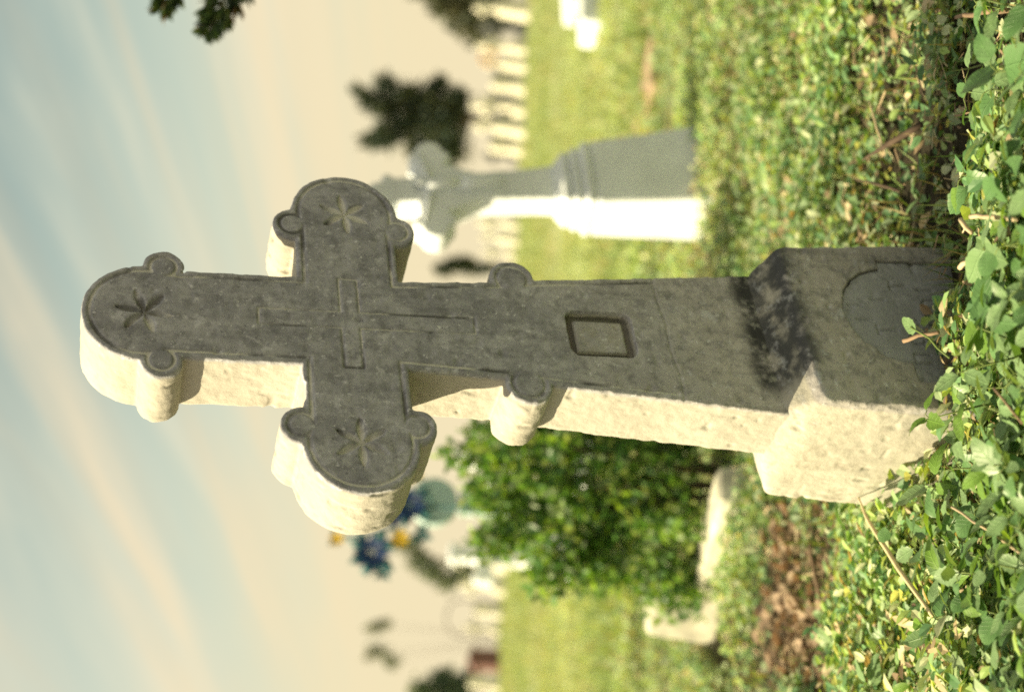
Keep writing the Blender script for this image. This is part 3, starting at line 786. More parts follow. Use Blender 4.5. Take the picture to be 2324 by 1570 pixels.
def weed(top, n, size, label, spread=0.035, kinds=None, sd=0):
    r = random.Random(sd)
    top = Vector(top); base = Vector((top.x + r.uniform(-.03, .03), top.y + r.uniform(-.01, .04), gzf(top.y) - 0.004))
    if top.z < base.z + 0.02: top.z = base.z + 0.02
    e = empty('leafy_weed', loc=base, label=label, cat='weed', group=WEEDS)
    t = top - base
    mid = t * 0.5 + Vector((r.uniform(-.015, .015), r.uniform(-.015, .015), 0))
    mbx = MB(); mbx.tube([(0, 0, 0), mid, t], [0.0018, 0.0015, 0.001], 5)
    kinds = kinds or [r.randrange(7), r.randrange(7)]
    leaves = []
    for i in range(n):
        f = 1.0 if i < 3 else r.uniform(0.45, 1.0)
        p = mid * (2 * f) * 0.5 + mid * f if False else (mid * (f * 2) if f <= 0.5 else mid.lerp(t, f * 2 - 1))
        yaw = i * 2.4 + r.uniform(-.5, .5); el = r.uniform(-0.35, 0.7)
        d = Vector((math.cos(yaw) * math.cos(el), math.sin(yaw) * math.cos(el), math.sin(el)))
        q = p + d * spread * r.uniform(0.25, 1.0)
        mbx.tube([p, (p + q) / 2 + Vector((0, 0, 0.004)), q], [0.0009, 0.0008, 0.0006], 4)
        sc = size / 0.04 * r.uniform(0.65, 1.15)
        leaves.append((q, yaw, el, sc, kinds[i % len(kinds)]))
    mbx.build('stem', M_STEM, e, True)
    for q, yaw, el, sc, k in leaves:
        o = link('leaf', LM[k], e)
        o.matrix_local = Matrix.Translation(q) @ Matrix.Rotation(yaw - math.pi / 2, 4, 'Z') @ Matrix.Rotation(el + r.uniform(-.5, .3), 4, 'X') @ Matrix.Rotation(r.uniform(-.6, .6), 4, 'Y') @ Matrix.Scale(sc, 4)
    return e
# the weeds one can tell apart
weed(at(2238, 566, 1.78), 4, 0.060, 'weed with three large pale pointed leaves at the shaded right foot of the grey pedestal', 0.006, [7, 7], 101)
weed(at(2226, 745, 1.78), 3, 0.066, 'weed with one broad rounded glossy leaf in front of the inscribed panel', 0.008, [4, 2, 4], 102)
weed(at(2186, 842, 1.82), 6, 0.054, 'weed with a rosette of toothed grey green leaves below the left edge of the inscription', 0.010, [1, 6], 103)
weed(at(2110, 950, 1.96), 5, 0.040, 'weed overlapping the front left corner of the grey pedestal', 0.014, [2, 5], 104)
weed(at(2290, 690, 1.66), 5, 0.040, 'weed with drooping narrow leaves nearest the camera before the pedestal', 0.014, [6, 1], 105)
r_ = random.Random(5)
k_ = 0
for i in range(185):
    px_w = r_.uniform(2150, 2420); py_w = r_.uniform(-80, 1650)
    if 90 <= i < 150: px_w = r_.uniform(1960, 2330); py_w = r_.uniform(1010, 1640)
    if 1000 > py_w > 500 and px_w < 2195: px_w = r_.uniform(2200, 2420)
    if py_w < 520 and px_w < 2190: px_w = r_.uniform(2200, 2420)
    z_t = r_.uniform(0.05, 0.13)
    dpt = (CAMH - z_t) / ((px_w - CX) / FPX)
    p_w = at(px_w, py_w, dpt)
    if not (1.25 < p_w.y < 2.6): continue
    inv = GREY.matrix_world.inverted() @ Vector((p_w.x, p_w.y, 0.05))
    if abs(inv.x) < 0.20 and -0.10 < inv.y < 0.25: continue
    ka, kb = r_.randrange(7), r_.randrange(7)
    kd = ('toothed green', 'pale grey green', 'yellow green', 'rounded grey green', 'broad rounded green', 'narrow yellow green', 'curled grey green')[ka]
    pl = ('at the far right end of the foreground strip' if py_w < 250 else 'right of the pedestal in the foreground strip' if py_w < 520 else
          'at the foot of the inscribed panel' if py_w < 960 else 'left of the pedestal in the foreground' if py_w < 1300 else 'at the far left end of the foreground')
    weed(p_w, r_.randint(6, 9), r_.uniform(0.028, 0.052), f'low weed with {kd} leaves {pl}', r_.uniform(0.015, 0.035), [ka, kb], i)

def dead_leaf_mesh(sd):
    r = random.Random(sd); n = 6; V, F = [], []
    for i in range(n + 1):
        t = i / n; wd = 0.30 * math.sin(math.pi * t) ** 0.8 * r.uniform(0.8, 1.15) if 0 < t < 1 else 0.01
        z = 0.35 * (t - 0.5) ** 2 + r.uniform(-.05, .05)
        for s in (-1, 0, 1): V.append((s * wd + r.uniform(-.02, .02), t, z + abs(s) * wd * r.uniform(0.3, 1.2)))
    for i in range(n):
        a = i * 3; F += [(a, a + 1, a + 4, a + 3), (a + 1, a + 2, a + 5, a + 4)]
    me = bpy.data.meshes.new('dead_leaf'); me.from_pydata([(x * .04, y * .04, z * .04) for x, y, z in V], [], F); me.update()
    me.polygons.foreach_set('use_smooth', [True] * len(me.polygons)); me.materials.append(M_DEAD)
    return me
DL = [dead_leaf_mesh(s) for s in range(6)]
for i in range(150):
    x, y = LIT_C.x + r_.gauss(-0.04, 0.17), LIT_C.y + r_.gauss(-0.02, 0.22)
    if not clear_of(np.array([x]), np.array([y]))[0] or litter(np.array([x]), np.array([y]))[0] < 0.2: continue
    o = link('dead_leaf', DL[i % 6])
    tag(o, 'curled brown dead leaf in the litter patch left of the grey cross', 'dead leaf', 'dead leaves in the litter patch')
    o.location = (x, y, gzf(y) + r_.uniform(0.008, 0.045)); o.rotation_euler = (r_.uniform(-.7, .7), r_.uniform(-.7, .7), r_.uniform(0, 6.28))
    s = r_.uniform(0.7, 1.35); o.scale = (s, s, s)

def stick(name, pts, radii, mat, label, cat, flat=False):
    P = [Vector(p) for p in pts]; o0 = P[0].copy()
    Q = []
    for a, b in zip(P[:-1], P[1:]):
        for t in (0, 0.33, 0.66): Q.append(a.lerp(b, t) - o0)
    Q.append(P[-1] - o0)
    for q in Q[1:-1]: q += Vector((r_.uniform(-1, 1), r_.uniform(-1, 1), r_.uniform(-1, 1))) * radii[0] * 0.6
    rr = np.interp(np.linspace(0, 1, len(Q)), np.linspace(0, 1, len(radii)), radii)
    mbx = MB(); mbx.tube(Q, list(rr), 7)
    o = mbx.build(name, mat, None, True); o.location = o0
    return tag(o, label, cat)
stick('straw_stalk', [at(1948, 1128, 2.33), at(1975, 1190, 2.27), at(2040, 1290, 2.16), at(2116, 1396, 2.05)], [0.0012, 0.0034, 0.0040, 0.0030], M_STRAW,
      'long pale dry straw stalk slanting down from the left side of the grey pedestal', 'straw stalk')
stick('twig', [gp(1838, 1232, 0.06), gp(1846, 1290, 0.055), gp(1862, 1350, 0.05), gp(1882, 1448, 0.03)], [0.0040, 0.0048, 0.0050, 0.0045], M_TWIG,
      'bent brown twig lying across the dead leaf litter', 'twig')
stick('twig', [gp(1957, 364, 0.09), gp(2020, 325, 0.07), gp(2092, 282, 0.03)], [0.0012, 0.0050, 0.0060], M_TWIGD,
      'dark pointed twig rising out of the weeds right of the grey pedestal', 'twig')
stick('twig', [gp(1943, 408, 0.07), gp(1990, 418, 0.05), gp(2042, 434, 0.03)], [0.0018, 0.0028, 0.0030], M_TWIGD,
      'thin dark twig in the shade just right of the grey pedestal', 'twig')
stick('straw_stalk', [gp(1972, 228, 0.08), gp(1990, 290, 0.07), gp(2008, 348, 0.06)], [0.0014, 0.0019, 0.0016], M_PALET,
      'thin pale stalk standing in the grass beside the dark pointed twig', 'straw stalk')
stick('cut_stem', [at(2203, 492, 1.86), at(2250, 494, 1.80), at(2308, 498, 1.74)], [0.0032, 0.0030, 0.0028], M_PALET,
      'pale broken stem with a short side fork at the right foot of the pedestal', 'cut stem')
stick('cut_stem', [at(2178, 608, 1.93), at(2206, 588, 1.90)], [0.0036, 0.0034], M_PALET, 'short pale cut stem below the three pale pointed leaves', 'cut stem')
stick('cut_stem', [at(2180, 498, 1.92), at(2206, 528, 1.90)], [0.0034, 0.0034], M_PALET, 'short thick pale cut stem just above the forked broken stem', 'cut stem')
stick('twig', [at(2050, 774, 1.99), at(2085, 762, 1.97), at(2130, 754, 1.94)], [0.0030, 0.0028, 0.0024], M_TWIG, 'short reddish brown twig sticking up before the inscription', 'twig')
stick('twig', [at(2160, 1150, 1.9), at(2235, 1200, 1.82), at(2324, 1260, 1.72)], [0.0016, 0.0018, 0.0018], M_PALET, 'thin dry stem lying among the weeds left of the pedestal', 'twig')
stick('twig', [at(2255, 880, 1.75), at(2320, 960, 1.68)], [0.0016, 0.0014], M_TWIG, 'thin orange brown stem behind the rosette weed in the foreground', 'twig')
stick('straw_stalk', [gp(2170, 40, 0.06), gp(2230, 30, 0.05), gp(2290, 24, 0.04)], [0.0030, 0.0042, 0.0036], M_TWIG, 'thick brown stalk lying at the right end of the foreground strip', 'straw stalk')
# the young shoot with its bud leaf in front of the lettering
sh = empty('young_shoot', loc=at(2155, 812, 1.90), label='young pale shoot with one folded bud leaf in front of the lettering', cat='weed')
bp = at(2066, 742, 1.95) - sh.location; mp = at(2110, 768, 1.93) - sh.location
mbx = MB(); mbx.tube([(0, 0, 0), mp * 0.5 + Vector((0, 0, 0.003)), mp, bp], [0.0016, 0.0014, 0.0014, 0.0010], 6); mbx.build('stem', M_STEM, sh, True)
o = link('bud_leaf', LM[3], sh); o.matrix_local = Matrix.Translation(bp - (bp - mp) * 0.3) @ (bp - mp).to_track_quat('Y', 'Z').to_matrix().to_4x4() @ Matrix.Scale(0.75, 4)

# ------------------------------------------------------------------ pale stones lying in the grass
def slab(name, p0, p1, hgt, wid, mat, label, cat, taper=1.0):
    p0, p1 = Vector(p0), Vector(p1); d = p1 - p0; L = math.hypot(d.x, d.y)
    e = MB(); e.boxr(0, 0, hgt / 2 - 0.03, L / 2, wid / 2, hgt / 2 + 0.03, taper, 0.012)
    o = e.build(name, mat); c = (p0 + p1) / 2
    o.location = (c.x, c.y, gzf(c.y)); o.rotation_euler = (0, 0, math.atan2(d.y, d.x))
    return tag(o, label, cat)
slab('kerb_stone', gp(1720, 1090), gp(1640, 1325), 0.10, 0.13, M_KERB, 'long low white kerb stone running back from the grey pedestal past the green bush', 'kerb stone', 0.9)
slab('kerb_stone', gp(1630, 1318), gp(1612, 1445), 0.21, 0.12, M_KERB, 'short white tapered stone block standing in the grass left of the green bush', 'stone block', 0.75)
slab('kerb_stone', gp(1368, 84), gp(1366, -90), 0.17, 0.30, M_WHITE, 'low white stone block in the grass at the right edge of the photo', 'stone block', 0.95)
slab('kerb_stone', gp(1320, 30), gp(1300, -90), 0.15, 0.30, M_WHITE, 'low white stone block just behind the white block at the right edge', 'stone block', 0.95)
slab('stone_slab', gp(1470, 196), gp(1470, 318), 0.04, 1.0, M_TAN, 'flat tan stone slab lying in the grass right of the white cross', 'stone slab')
# wilted bouquet at the foot of the white cross
bq = gp(1560, 362); bq.z = gzf(bq.y)
BQ = empty('wilted_bouquet', loc=bq - Vector((0.0, 0.10, 0)), label='dark wilted bouquet leaning on the foot of the white cross pedestal', cat='bouquet')
n = 90; u = rng.normal(0, 1, (n, 3)); u /= np.linalg.norm(u, axis=1)[:, None]
pos = u * rng.random((n, 1)) ** 0.4 * np.array([[0.055, 0.035, 0.045]]) + np.array([[0, 0, 0.08]])
v, f, c = scatter(LEAF_V, LEAF_F, pos, rots(rng.random(n) * 6.28, rng.random(n) * 3, rng.random(n) * 3), 0.03 + 0.03 * rng.random(n), pal(np.array([(0.02, 0.045, 0.04), (0.03, 0.06, 0.06), (0.02, 0.03, 0.05)]), n))
link('foliage', np_mesh('foliage', v, f, M_FOL, False, c), BQ, 'stuff')
mb = MB(); mb.tube([(0, 0, -0.01), (0.004, 0, 0.04), (0, 0, 0.08)], [0.006, 0.008, 0.012], 6); mb.build('stem', M_STEM, BQ, True)

# ------------------------------------------------------------------ the green bush behind the grey cross
def leaf_cloud(lumps, n, size, P, seed, flat=0.0, shell=0.55):
    r = np.random.default_rng(seed)
    wts = np.array([l[3] * l[4] * l[5] for l in lumps]) ** 0.75; wts /= wts.sum()
    k = r.choice(len(lumps), n, p=wts); L = np.array(lumps)[k]
    u = r.normal(0, 1, (n, 3)); u /= np.linalg.norm(u, axis=1)[:, None]
    rad = shell + (1.08 - shell) * r.random((n, 1))
    rad *= 0.85 + 0.3 * np.abs(np.sin(u[:, :1] * 7 + k[:, None]) * np.cos(u[:, 2:3] * 6 - k[:, None]))
    pos = L[:, :3] + u * rad * L[:, 3:6]
    R = rots(r.random(n) * 6.28, (r.random(n) - 0.3) * 2.2, (r.random(n) - 0.5) * 2)
    c = P[r.integers(0, len(P), n)] * (0.75 + 0.5 * r.random((n, 1)))
    sc = size * (0.6 + 0.8 * r.random(n))
    return scatter(LEAF_V, LEAF_F, pos, R, sc, c)
bb = gp(1660, 1095, 0.0); bb.z = gzf(bb.y)
BUSH = empty('green_bush', loc=bb, label='dense leafy green bush behind the left side of the grey cross', cat='bush')
lum = [(0.02, 0, 0.36, 0.25, 0.26, 0.34), (0.10, 0.02, 0.60, 0.19, 0.2, 0.17), (-0.14, -0.02, 0.50, 0.17, 0.18, 0.20), (-0.20, 0, 0.24, 0.16, 0.18, 0.22), (0.18, 0.05, 0.22, 0.15, 0.18, 0.2), (-0.05, 0.02, 0.70, 0.10, 0.12, 0.10), (-0.26, -0.05, 0.40, 0.10, 0.1, 0.13), (-0.17, 0.0, 0.68, 0.05, 0.06, 0.10), (0.04, 0.02, 0.80, 0.05, 0.05, 0.09), (-0.32, 0.0, 0.16, 0.12, 0.12, 0.13), (-0.30, 0, 0.52, 0.05, 0.05, 0.08)]
rb = random.Random(12)
for k in range(46):
    an = rb.uniform(0, 6.28); zz_ = rb.uniform(0.10, 0.78); rr_ = 0.26 * math.sqrt(max(0.05, 1 - ((zz_ - 0.32) / 0.52) ** 2)) * rb.uniform(0.9, 1.25)
    lum.append((-0.04 + rr_ * math.cos(an), rr_ * math.sin(an) * 0.9, zz_, rb.uniform(0.025, 0.07), rb.uniform(0.025, 0.07), rb.uniform(0.04, 0.11)))
lum = [(a, b, c, d * 0.88, e * 0.88, f * 0.9) for a, b, c, d, e, f in lum]
v, f, c = leaf_cloud(lum, 9000, 0.034, np.array([(0.07, 0.17, 0.05), (0.12, 0.26, 0.06), (0.20, 0.34, 0.06), (0.22, 0.30, 0.16)]), 41, shell=0.5)
link('foliage', np_mesh('foliage', v, f, M_BUSH, False, c), BUSH, 'stuff')
for a in range(7):
    an = a * 0.9; mb = MB()
    mb.tube([(0.03 * math.cos(an), 0.03 * math.sin(an), -0.02), (0.08 * math.cos(an), 0.08 * math.sin(an), 0.25), (0.16 * math.cos(an), 0.15 * math.sin(an), 0.55)], [0.009, 0.007, 0.003], 6)
    mb.build('branch', M_BARK, BUSH, True)

# ------------------------------------------------------------------ blue marker with silk flowers, beyond the bush
def upr(px, py, depth):
    p = at(px, py, depth); return Vector((p.x, p.y, gzf(p.y)))
MD = 6.4
mbase = upr(985, 1140, MD); mtop = at(985, 1140, MD)
MARK = empty('grave_marker', mat4=frame(mbase, math.radians(20), 0, 0), label='pale teal round topped grave marker hung with silk flowers behind the green bush', cat='grave marker')
hz_ = mtop.z - mbase.z
def disc(mbx, cx, cz, r, y0, y1, n=28): mbx.rings([[(cx + (r - b) * math.cos(2 * math.pi * k / n), y, cz + (r - b) * math.sin(2 * math.pi * k / n)) for k in range(n)] for y, b in ((y0, .006), (y0 + .006, 0), (y1 - .006, 0), (y1, .006))])
mb = MB(); disc(mb, 0, hz_, 0.105, -0.03, 0.03); mb.build('round_head', M_TEAL, MARK)
mb = MB(); mb.boxr(0, 0, (hz_ - 0.10) / 2 - 0.05, 0.05, 0.025, (hz_ - 0.10) / 2 + 0.04, 1.0, 0.004); mb.build('post', M_TEAL, MARK)
mb = MB(); mb.boxr(0, -0.001, hz_ + 0.16, 0.045, 0.026, 0.075, 1.0, 0.006); mb.build('upper_arm', M_TEAL, MARK)
def silk_flower(px, py, depth, rad, mat, leafmat, label, nleaf=4):
    e = empty('silk_flower', loc=at(px, py, depth), label=label, cat='silk flower')
    mbx = MB()
    for ring, (k, rr, tilt) in enumerate(((8, 1.0, 0.3), (6, 0.7, 0.8))):
        for i in range(k):
            an = 2 * math.pi * i / k + ring * 0.4
            def P(u, v): 
                rx, rz = u * math.cos(an) - v * math.sin(an), u * math.sin(an) + v * math.cos(an)
                return (rad * rr * rx, -rad * (0.25 * ring + tilt * u * 0.6), rad * rr * rz)
            mbx.add([P(0.1, 0), P(0.5, -0.24), P(0.5, 0.24), P(1, 0), P(0.55, 0)], [(0, 4, 1), (0, 2, 4), (1, 4, 3), (4, 2, 3)])
    mbx.build('bloom', mat, e)
    for i in range(nleaf):
        an = 2 * math.pi * i / nleaf + 0.5 + r_.uniform(-.3, .3); l = MB()
        def Q(u, v): return (rad * (u * math.cos(an) - v * math.sin(an)), rad * 0.25, rad * (u * math.sin(an) + v * math.cos(an)))
        l.add([Q(0.3, 0), Q(0.85, -0.26), Q(0.85, 0.26), Q(1.35, 0), (*Vector(Q(1.0, 0)).xz.to_tuple()[:1], rad * 0.15, Q(1.0, 0)[2])], [(0, 4, 1), (0, 2, 4), (1, 4, 3), (4, 2, 3)])
        l.build('leaf', leafmat, e)
    return e
silk_flower(932, 1145, 6.25, 0.082, M_BLUE, M_BLUEG, 'blue silk flower in front of the teal round headed marker', 5)
silk_flower(846, 1252, 6.25, 0.088, M_BLUE, M_BLUEG, 'blue silk flower drooping at the outer left end of the flower spray', 7)
silk_flower(908, 1221, 6.25, 0.048, M_YEL, M_BLUEG, 'yellow silk flower between the two blue silk flowers', 3)
silk_flower(764, 1222, 6.25, 0.038, M_YEL, M_BLUEG, 'small yellow silk flower at the very top of the flower spray', 3)
silk_flower(948, 1078, 6.25, 0.024, M_YEL, M_BLUEG, 'small yellow silk flower half hidden by the grey cross arm', 3)
silk_flower(892, 1168, 6.27, 0.060, M_BLUE, M_BLUEG, 'dark blue silk flower in the middle of the flower spray', 5)
silk_flower(868, 1296, 6.27, 0.040, M_BLUEG, M_BLUEG, 'teal silk flower at the lower outer end of the flower spray', 6)
silk_flower(958, 1212, 6.27, 0.040, M_BLUEG, M_BLUEG, 'teal silk flower at the edge of the round teal marker head', 5)
SP = empty('flower_spray', loc=upr(900, 1180, 6.3), label='wire spray of blue green silk leaves holding the flowers over the teal marker', cat='flower spray')
z0 = SP.location
mb = MB()
for pts in ([(985, 1150), (930, 1165), (880, 1200), (840, 1260), (820, 1300)], [(930, 1160), (905, 1225)], [(880, 1200), (820, 1215), (764, 1222)], [(985, 1150), (960, 1100), (948, 1078)]):
    mb.tube([at(a, b, 6.29) - z0 for a, b in pts], [0.006] * len(pts), 5)
mb.tube([at(985, 1150, 6.29) - z0, at(1100, 1150, 6.29) - z0, Vector((0.05, 0, 0.0))], [0.006, 0.006, 0.006], 5)
mb.build('wire', M_BLUEG, SP, True)

# ------------------------------------------------------------------ gravestones far away
def grave_proto(style, mat):
    e = empty('grave_cross' if style < 2 else 'headstone')
    mbx = MB(); mbx.boxr(0, 0, 0.14, 0.26, 0.20, 0.22, 0.92, 0.02); mbx.build('base', mat, e)
    if style == 0:
        mbx = MB(); mbx.boxr(0, 0, 0.86, 0.105, 0.10, 0.50, 0.75, 0.015); mbx.build('shaft', mat, e)
        mbx = MB(); mbx.boxr(0, 0, 1.05, 0.27, 0.085, 0.085, 1.0, 0.015)
        for s in (-1, 1): mbx.boxr(s * 0.275, 0, 1.05, 0.06, 0.088, 0.12, 1.0, 0.03)
        mbx.build('arms', mat, e)
        mbx = MB(); mbx.boxr(0, 0, 1.40, 0.12, 0.088, 0.05, 0.9, 0.03); mbx.build('top_lobe', mat, e)
    elif style == 1:
        mbx = MB(); mbx.boxr(0, 0, 0.60, 0.20, 0.16, 0.24, 0.85, 0.02); mbx.build('pedestal', mat, e)
        mbx = MB(); mbx.boxr(0, 0, 1.14, 0.075, 0.07, 0.30, 0.85, 0.01); mbx.build('shaft', mat, e)
        mbx = MB(); mbx.boxr(0, 0, 1.22, 0.20, 0.066, 0.06, 1.0, 0.01); mbx.build('arms', mat, e)
    else:
        mbx = MB(); n = 12
        prof = [(-0.2, 0.36), (0.2, 0.36), (0.2, 0.85)] + [(0.2 * math.cos(math.pi * k / n), 0.85 + 0.2 * math.sin(math.pi * k / n)) for k in range(1, n)] + [(-0.2, 0.85)]
        mbx.rings([[(x, y, z) for x, z in prof] for y in (0.11, -0.11)]); mbx.build('slab', mat, e)
    return e
protos = {}
GR = 'pale gravestones of the distant rows'
def far_grave(px, py, dist, style, mat, scale, label, yaw=0.5):
    key = (style, mat.name)
    if key not in protos: protos[key] = grave_proto(style, mat); e = protos[key]
    else: e = copy_tree(protos[key])
    p = EYE + ray(px, py) * dist
    e.location = (p.x, p.y, gzf(p.y)); e.rotation_euler = (0, 0, yaw + r_.uniform(-.12, .12)); e.scale = (scale,) * 3
    return tag(e, label, 'gravestone', GR)
right = [(22, 43, 1, 1.15), (66, 45, 0, 1.05), (108, 47, 0, 1.12), (147, 44, 1, 0.95), (170, 52, 2, 1.0), (192, 46, 2, 1.05), (222, 51, 0, 0.9), (243, 44, 0, 1.12), (268, 51, 1, 0.95), (290, 43, 1, 1.05), (318, 50, 2, 1.0), (334, 45, 2, 1.0), (356, 51, 0, 0.9), (508, 46, 0, 0.92), (540, 44, 1, 0.82), (575, 50, 0, 0.8)]
ords = ['first', 'second', 'third', 'fourth', 'fifth', 'sixth', 'seventh', 'eighth', 'ninth', 'tenth', 'eleventh', 'twelfth', 'thirteenth']
for i, (py, dist, st, sc) in enumerate(right):
    grey = i in (1, 4, 6, 8, 10, 12)
    if i < 13: lab = f"{'dark grey' if grey else 'pale'} {'headstone' if st == 2 else 'grave cross'} in the distant row, {ords[i]} from the right edge"
    else: lab = ['pale grave cross in the distant row just left of the white cross', 'low pale grave cross between the white cross and the grey shaft', 'small far pale grave cross nearest the grey shaft on its right'][i - 13]
    far_grave(1178, py, dist, st, M_GREYG if grey else M_GRAVE, sc, lab)
left = [(1385, 46, 2, 0.9, 'pale distant headstone under the thin iron arch'), (1425, 49, 0, 0.85, 'pale distant grave cross right beside the dark red tomb'), (1550, 45, 2, 0.95, 'pale distant headstone at the left edge beyond the dark red tomb'),
        (1330, 43, 0, 0.95, 'pale distant grave cross just left of the green bush'), (1272, 40, 1, 1.1, 'tall pale distant grave cross behind the silk flowers')]
for py, dist, st, sc, lab in left: far_grave(1135, py, dist, st, M_GRAVE, sc, lab)
# pale lobed cross half hidden behind bush and flowers
e = far_grave(1000, 1255, 11.5, 0, M_WHITE, 0.72, 'white lobed grave cross glimpsed between the silk flowers and the bush', 0.45)
e.location.z -= 0.05
e2 = far_grave(1010, 1040, 9.5, 0, M_WHITE, 0.62, 'white lobed grave cross seen between the bush top and the grey cross arm', 0.45)
# orange wreath on one far grave
owp = at(1108, 131, 43.5)
ow = empty('grave_wreath', loc=owp, label='orange and yellow wreath hung on the distant gravestones near the right edge', cat='wreath')
mb = MB()
for k in range(14):
    an = k * 2 * math.pi / 14; c_ = Vector((0.22 * math.cos(an), 0, 0.22 * math.sin(an)))
    mb.boxr(c_.x, c_.y, c_.z, 0.06, 0.05, 0.055, 0.7, 0.03)
mb.build('flowers', M_ORG, ow)
mb = MB(); mb.tube([(0.2 * math.cos(k * math.pi / 6), 0.05, 0.2 * math.sin(k * math.pi / 6)) for k in range(13)], [0.03] * 13, 6); mb.build('ring', M_BLUEG, ow, True)
# dark red tomb and iron arch
rt = upr(1110, 1498, 46)
RT = empty('red_tomb', loc=rt, label='dark red box shaped tomb far away at the left of the photo', cat='tomb'); RT.rotation_euler = (0, 0, 0.45); RT.scale = (0.85, 0.85, 0.8)
mb = MB(); mb.boxr(0, 0, 0.45, 0.32, 0.5, 0.55, 0.97, 0.02); mb.build('body', M_RED, RT)
mb = MB(); mb.rings([[(x, y, z) for x, z in ((-0.42, 1.003), (0.42, 1.003), (0.42, 1.07), (0, 1.32), (-0.42, 1.07))] for y in (0.58, -0.58)]); mb.build('roof', M_RED, RT)
ia = upr(1110, 1405, 44)
IA = empty('iron_arch', loc=ia, label='thin dark iron arch over distant graves at the left', cat='iron arch')
mb = MB(); hh_ = 1.75
mb.tube([(-0.55, 0, -0.1), (-0.55, 0, hh_ * 0.75)] + [(-0.55 * math.cos(k * math.pi / 8), 0, hh_ * 0.75 + 0.42 * math.sin(k * math.pi / 8)) for k in range(1, 8)] + [(0.55, 0, hh_ * 0.75), (0.55, 0, -0.1)], [0.025] * 11, 6); mb.build('hoop', M_IRON, IA, True)
mb = MB(); mb.tube([(-0.55, 0, hh_ * 0.5), (0.55, 0, hh_ * 0.5)], [0.018, 0.018], 6); mb.build('crossbar', M_IRON, IA, True)

# ------------------------------------------------------------------ trees
def tree(name, base, lumps, n, size, P, label, cat, trunk_h, trunk_r, seed, shell=0.35, limbs=True):
    e = empty(name, loc=base, label=label, cat=cat)
    v, f, c = leaf_cloud(lumps, n, size, np.array(P), seed, shell=shell)
    link('crown', np_mesh('crown', v, f, M_FOL, False, c), e, 'stuff')
    mbx = MB(); mbx.tube([(0, 0, -0.3), (0.03, 0, trunk_h * 0.4), (-0.02, 0, trunk_h * 0.75), (0, 0, trunk_h)], [trunk_r, trunk_r * 0.8, trunk_r * 0.5, trunk_r * 0.15], 8)
    mbx.build('trunk', M_BARK, e, True)
    if limbs:
        for l in lumps:
            a = Vector((0, 0, max(0.3, min(trunk_h * 0.9, l[2] * 0.7)))); b = Vector(l[:3])
            mbx = MB(); mbx.tube([a, a.lerp(b, 0.5) + Vector((0, 0, 0.1)), b], [trunk_r * 0.45, trunk_r * 0.3, trunk_r * 0.1], 6); mbx.build('limb', M_BARK, e, True)
    return e
def px_lumps(base, depth, L):
    """Crown lumps measured on the photo: centre x, y and radii in picture units at the tree's own distance."""
    out = []; k = depth / FPX
    for i, (a, b, ra, rb) in enumerate(L):
        p = at(a, b, depth) - base
        out.append((p.x, p.y + r_.uniform(-.4, .4) * rb * k, p.z, rb * k, rb * k * 1.1, ra * k))
    return out
DARK = [(0.035, 0.06, 0.055), (0.05, 0.08, 0.065), (0.065, 0.085, 0.07), (0.09, 0.10, 0.045)]  # far crowns are lightened, distance haze put into their leaf colours
d1 = 56.0
b1 = upr(1120, 270, d1)
L1 = [(840, 225, 26, 26), (815, 205, 14, 12), (880, 190, 30, 22), (880, 240, 40, 30), (840, 322, 22, 18), (880, 310, 36, 30), (930, 215, 40, 32), (930, 280, 48, 45), (985, 240, 50, 45), (1010, 300, 55, 55), (1040, 235, 35, 40), (1020, 345, 50, 32), (960, 345, 40, 28), (1000, 190, 26, 18)]
tree('conifer_tree', b1, px_lumps(b1, d1, L1), 6000, 0.27, DARK, 'dark dense conifer tree with two tops behind the distant graves', 'tree', 3.6, 0.20, 51)
d2 = 62.0
b2 = upr(1120, 20, d2)
L2 = [(1010, -20, 45, 60), (1055, 20, 45, 62), (1095, 50, 45, 55), (1000, 15, 30, 24), (1120, 10, 50, 80), (960, -40, 40, 40)]
tree('conifer_tree', b2, px_lumps(b2, d2, L2), 2600, 0.34, [(0.06, 0.075, 0.05), (0.09, 0.105, 0.07), (0.12, 0.12, 0.08)], 'pale grey green loose tree at the right edge behind the graves', 'tree', 3.4, 0.18, 52)
d3 = 60.0
b3 = upr(1120, 1275, d3)
L3 = [(930, 1235, 26, 20), (955, 1270, 30, 26), (985, 1300, 32, 26), (1020, 1320, 30, 24), (1060, 1290, 40, 34)]
tree('drooping_tree', b3, px_lumps(b3, d3, L3), 1300, 0.26, [(0.14, 0.18, 0.15), (0.19, 0.23, 0.18)], 'loose grey green drooping tree far behind the silk flowers', 'tree', 3.6, 0.12, 53)
d4 = 90.0
b4 = upr(1120, 1440, d4)
L4 = [(850, 1425, 18, 14), (875, 1415, 20, 14), (860, 1475, 30, 14), (890, 1500, 24, 16), (840, 1490, 12, 10)]
tree('bare_tree', b4, px_lumps(b4, d4, L4), 520, 0.30, [(0.18, 0.21, 0.19), (0.22, 0.24, 0.20)], 'faint thin tree with sparse tufts high in the far left distance', 'tree', 7.6, 0.06, 54)
d5 = 55.0
b5 = upr(1110, 1565, d5)
L5 = [(960, 1570, 30, 30), (1010, 1545, 34, 30), (1050, 1570, 40, 36), (1020, 1600, 50, 50), (1075, 1530, 24, 26)]
tree('conifer_tree', b5, px_lumps(b5, d5, L5), 1800, 0.28, [(0.12, 0.17, 0.13), (0.15, 0.20, 0.12), (0.08, 0.13, 0.11)], 'grey green shrubby tree at the far left edge behind the dark red tomb', 'tree', 2.2, 0.13, 55)
d6 = 54.0
b6 = upr(1150, 605, d6)
tree('conifer_tree', b6, px_lumps(b6, d6, [(1085, 608, 55, 12), (1010, 610, 26, 14), (1050, 600, 30, 14)]), 700, 0.26, DARK, 'narrow dark young conifer beside the right edge of the grey shaft', 'tree', 2.2, 0.06, 56)

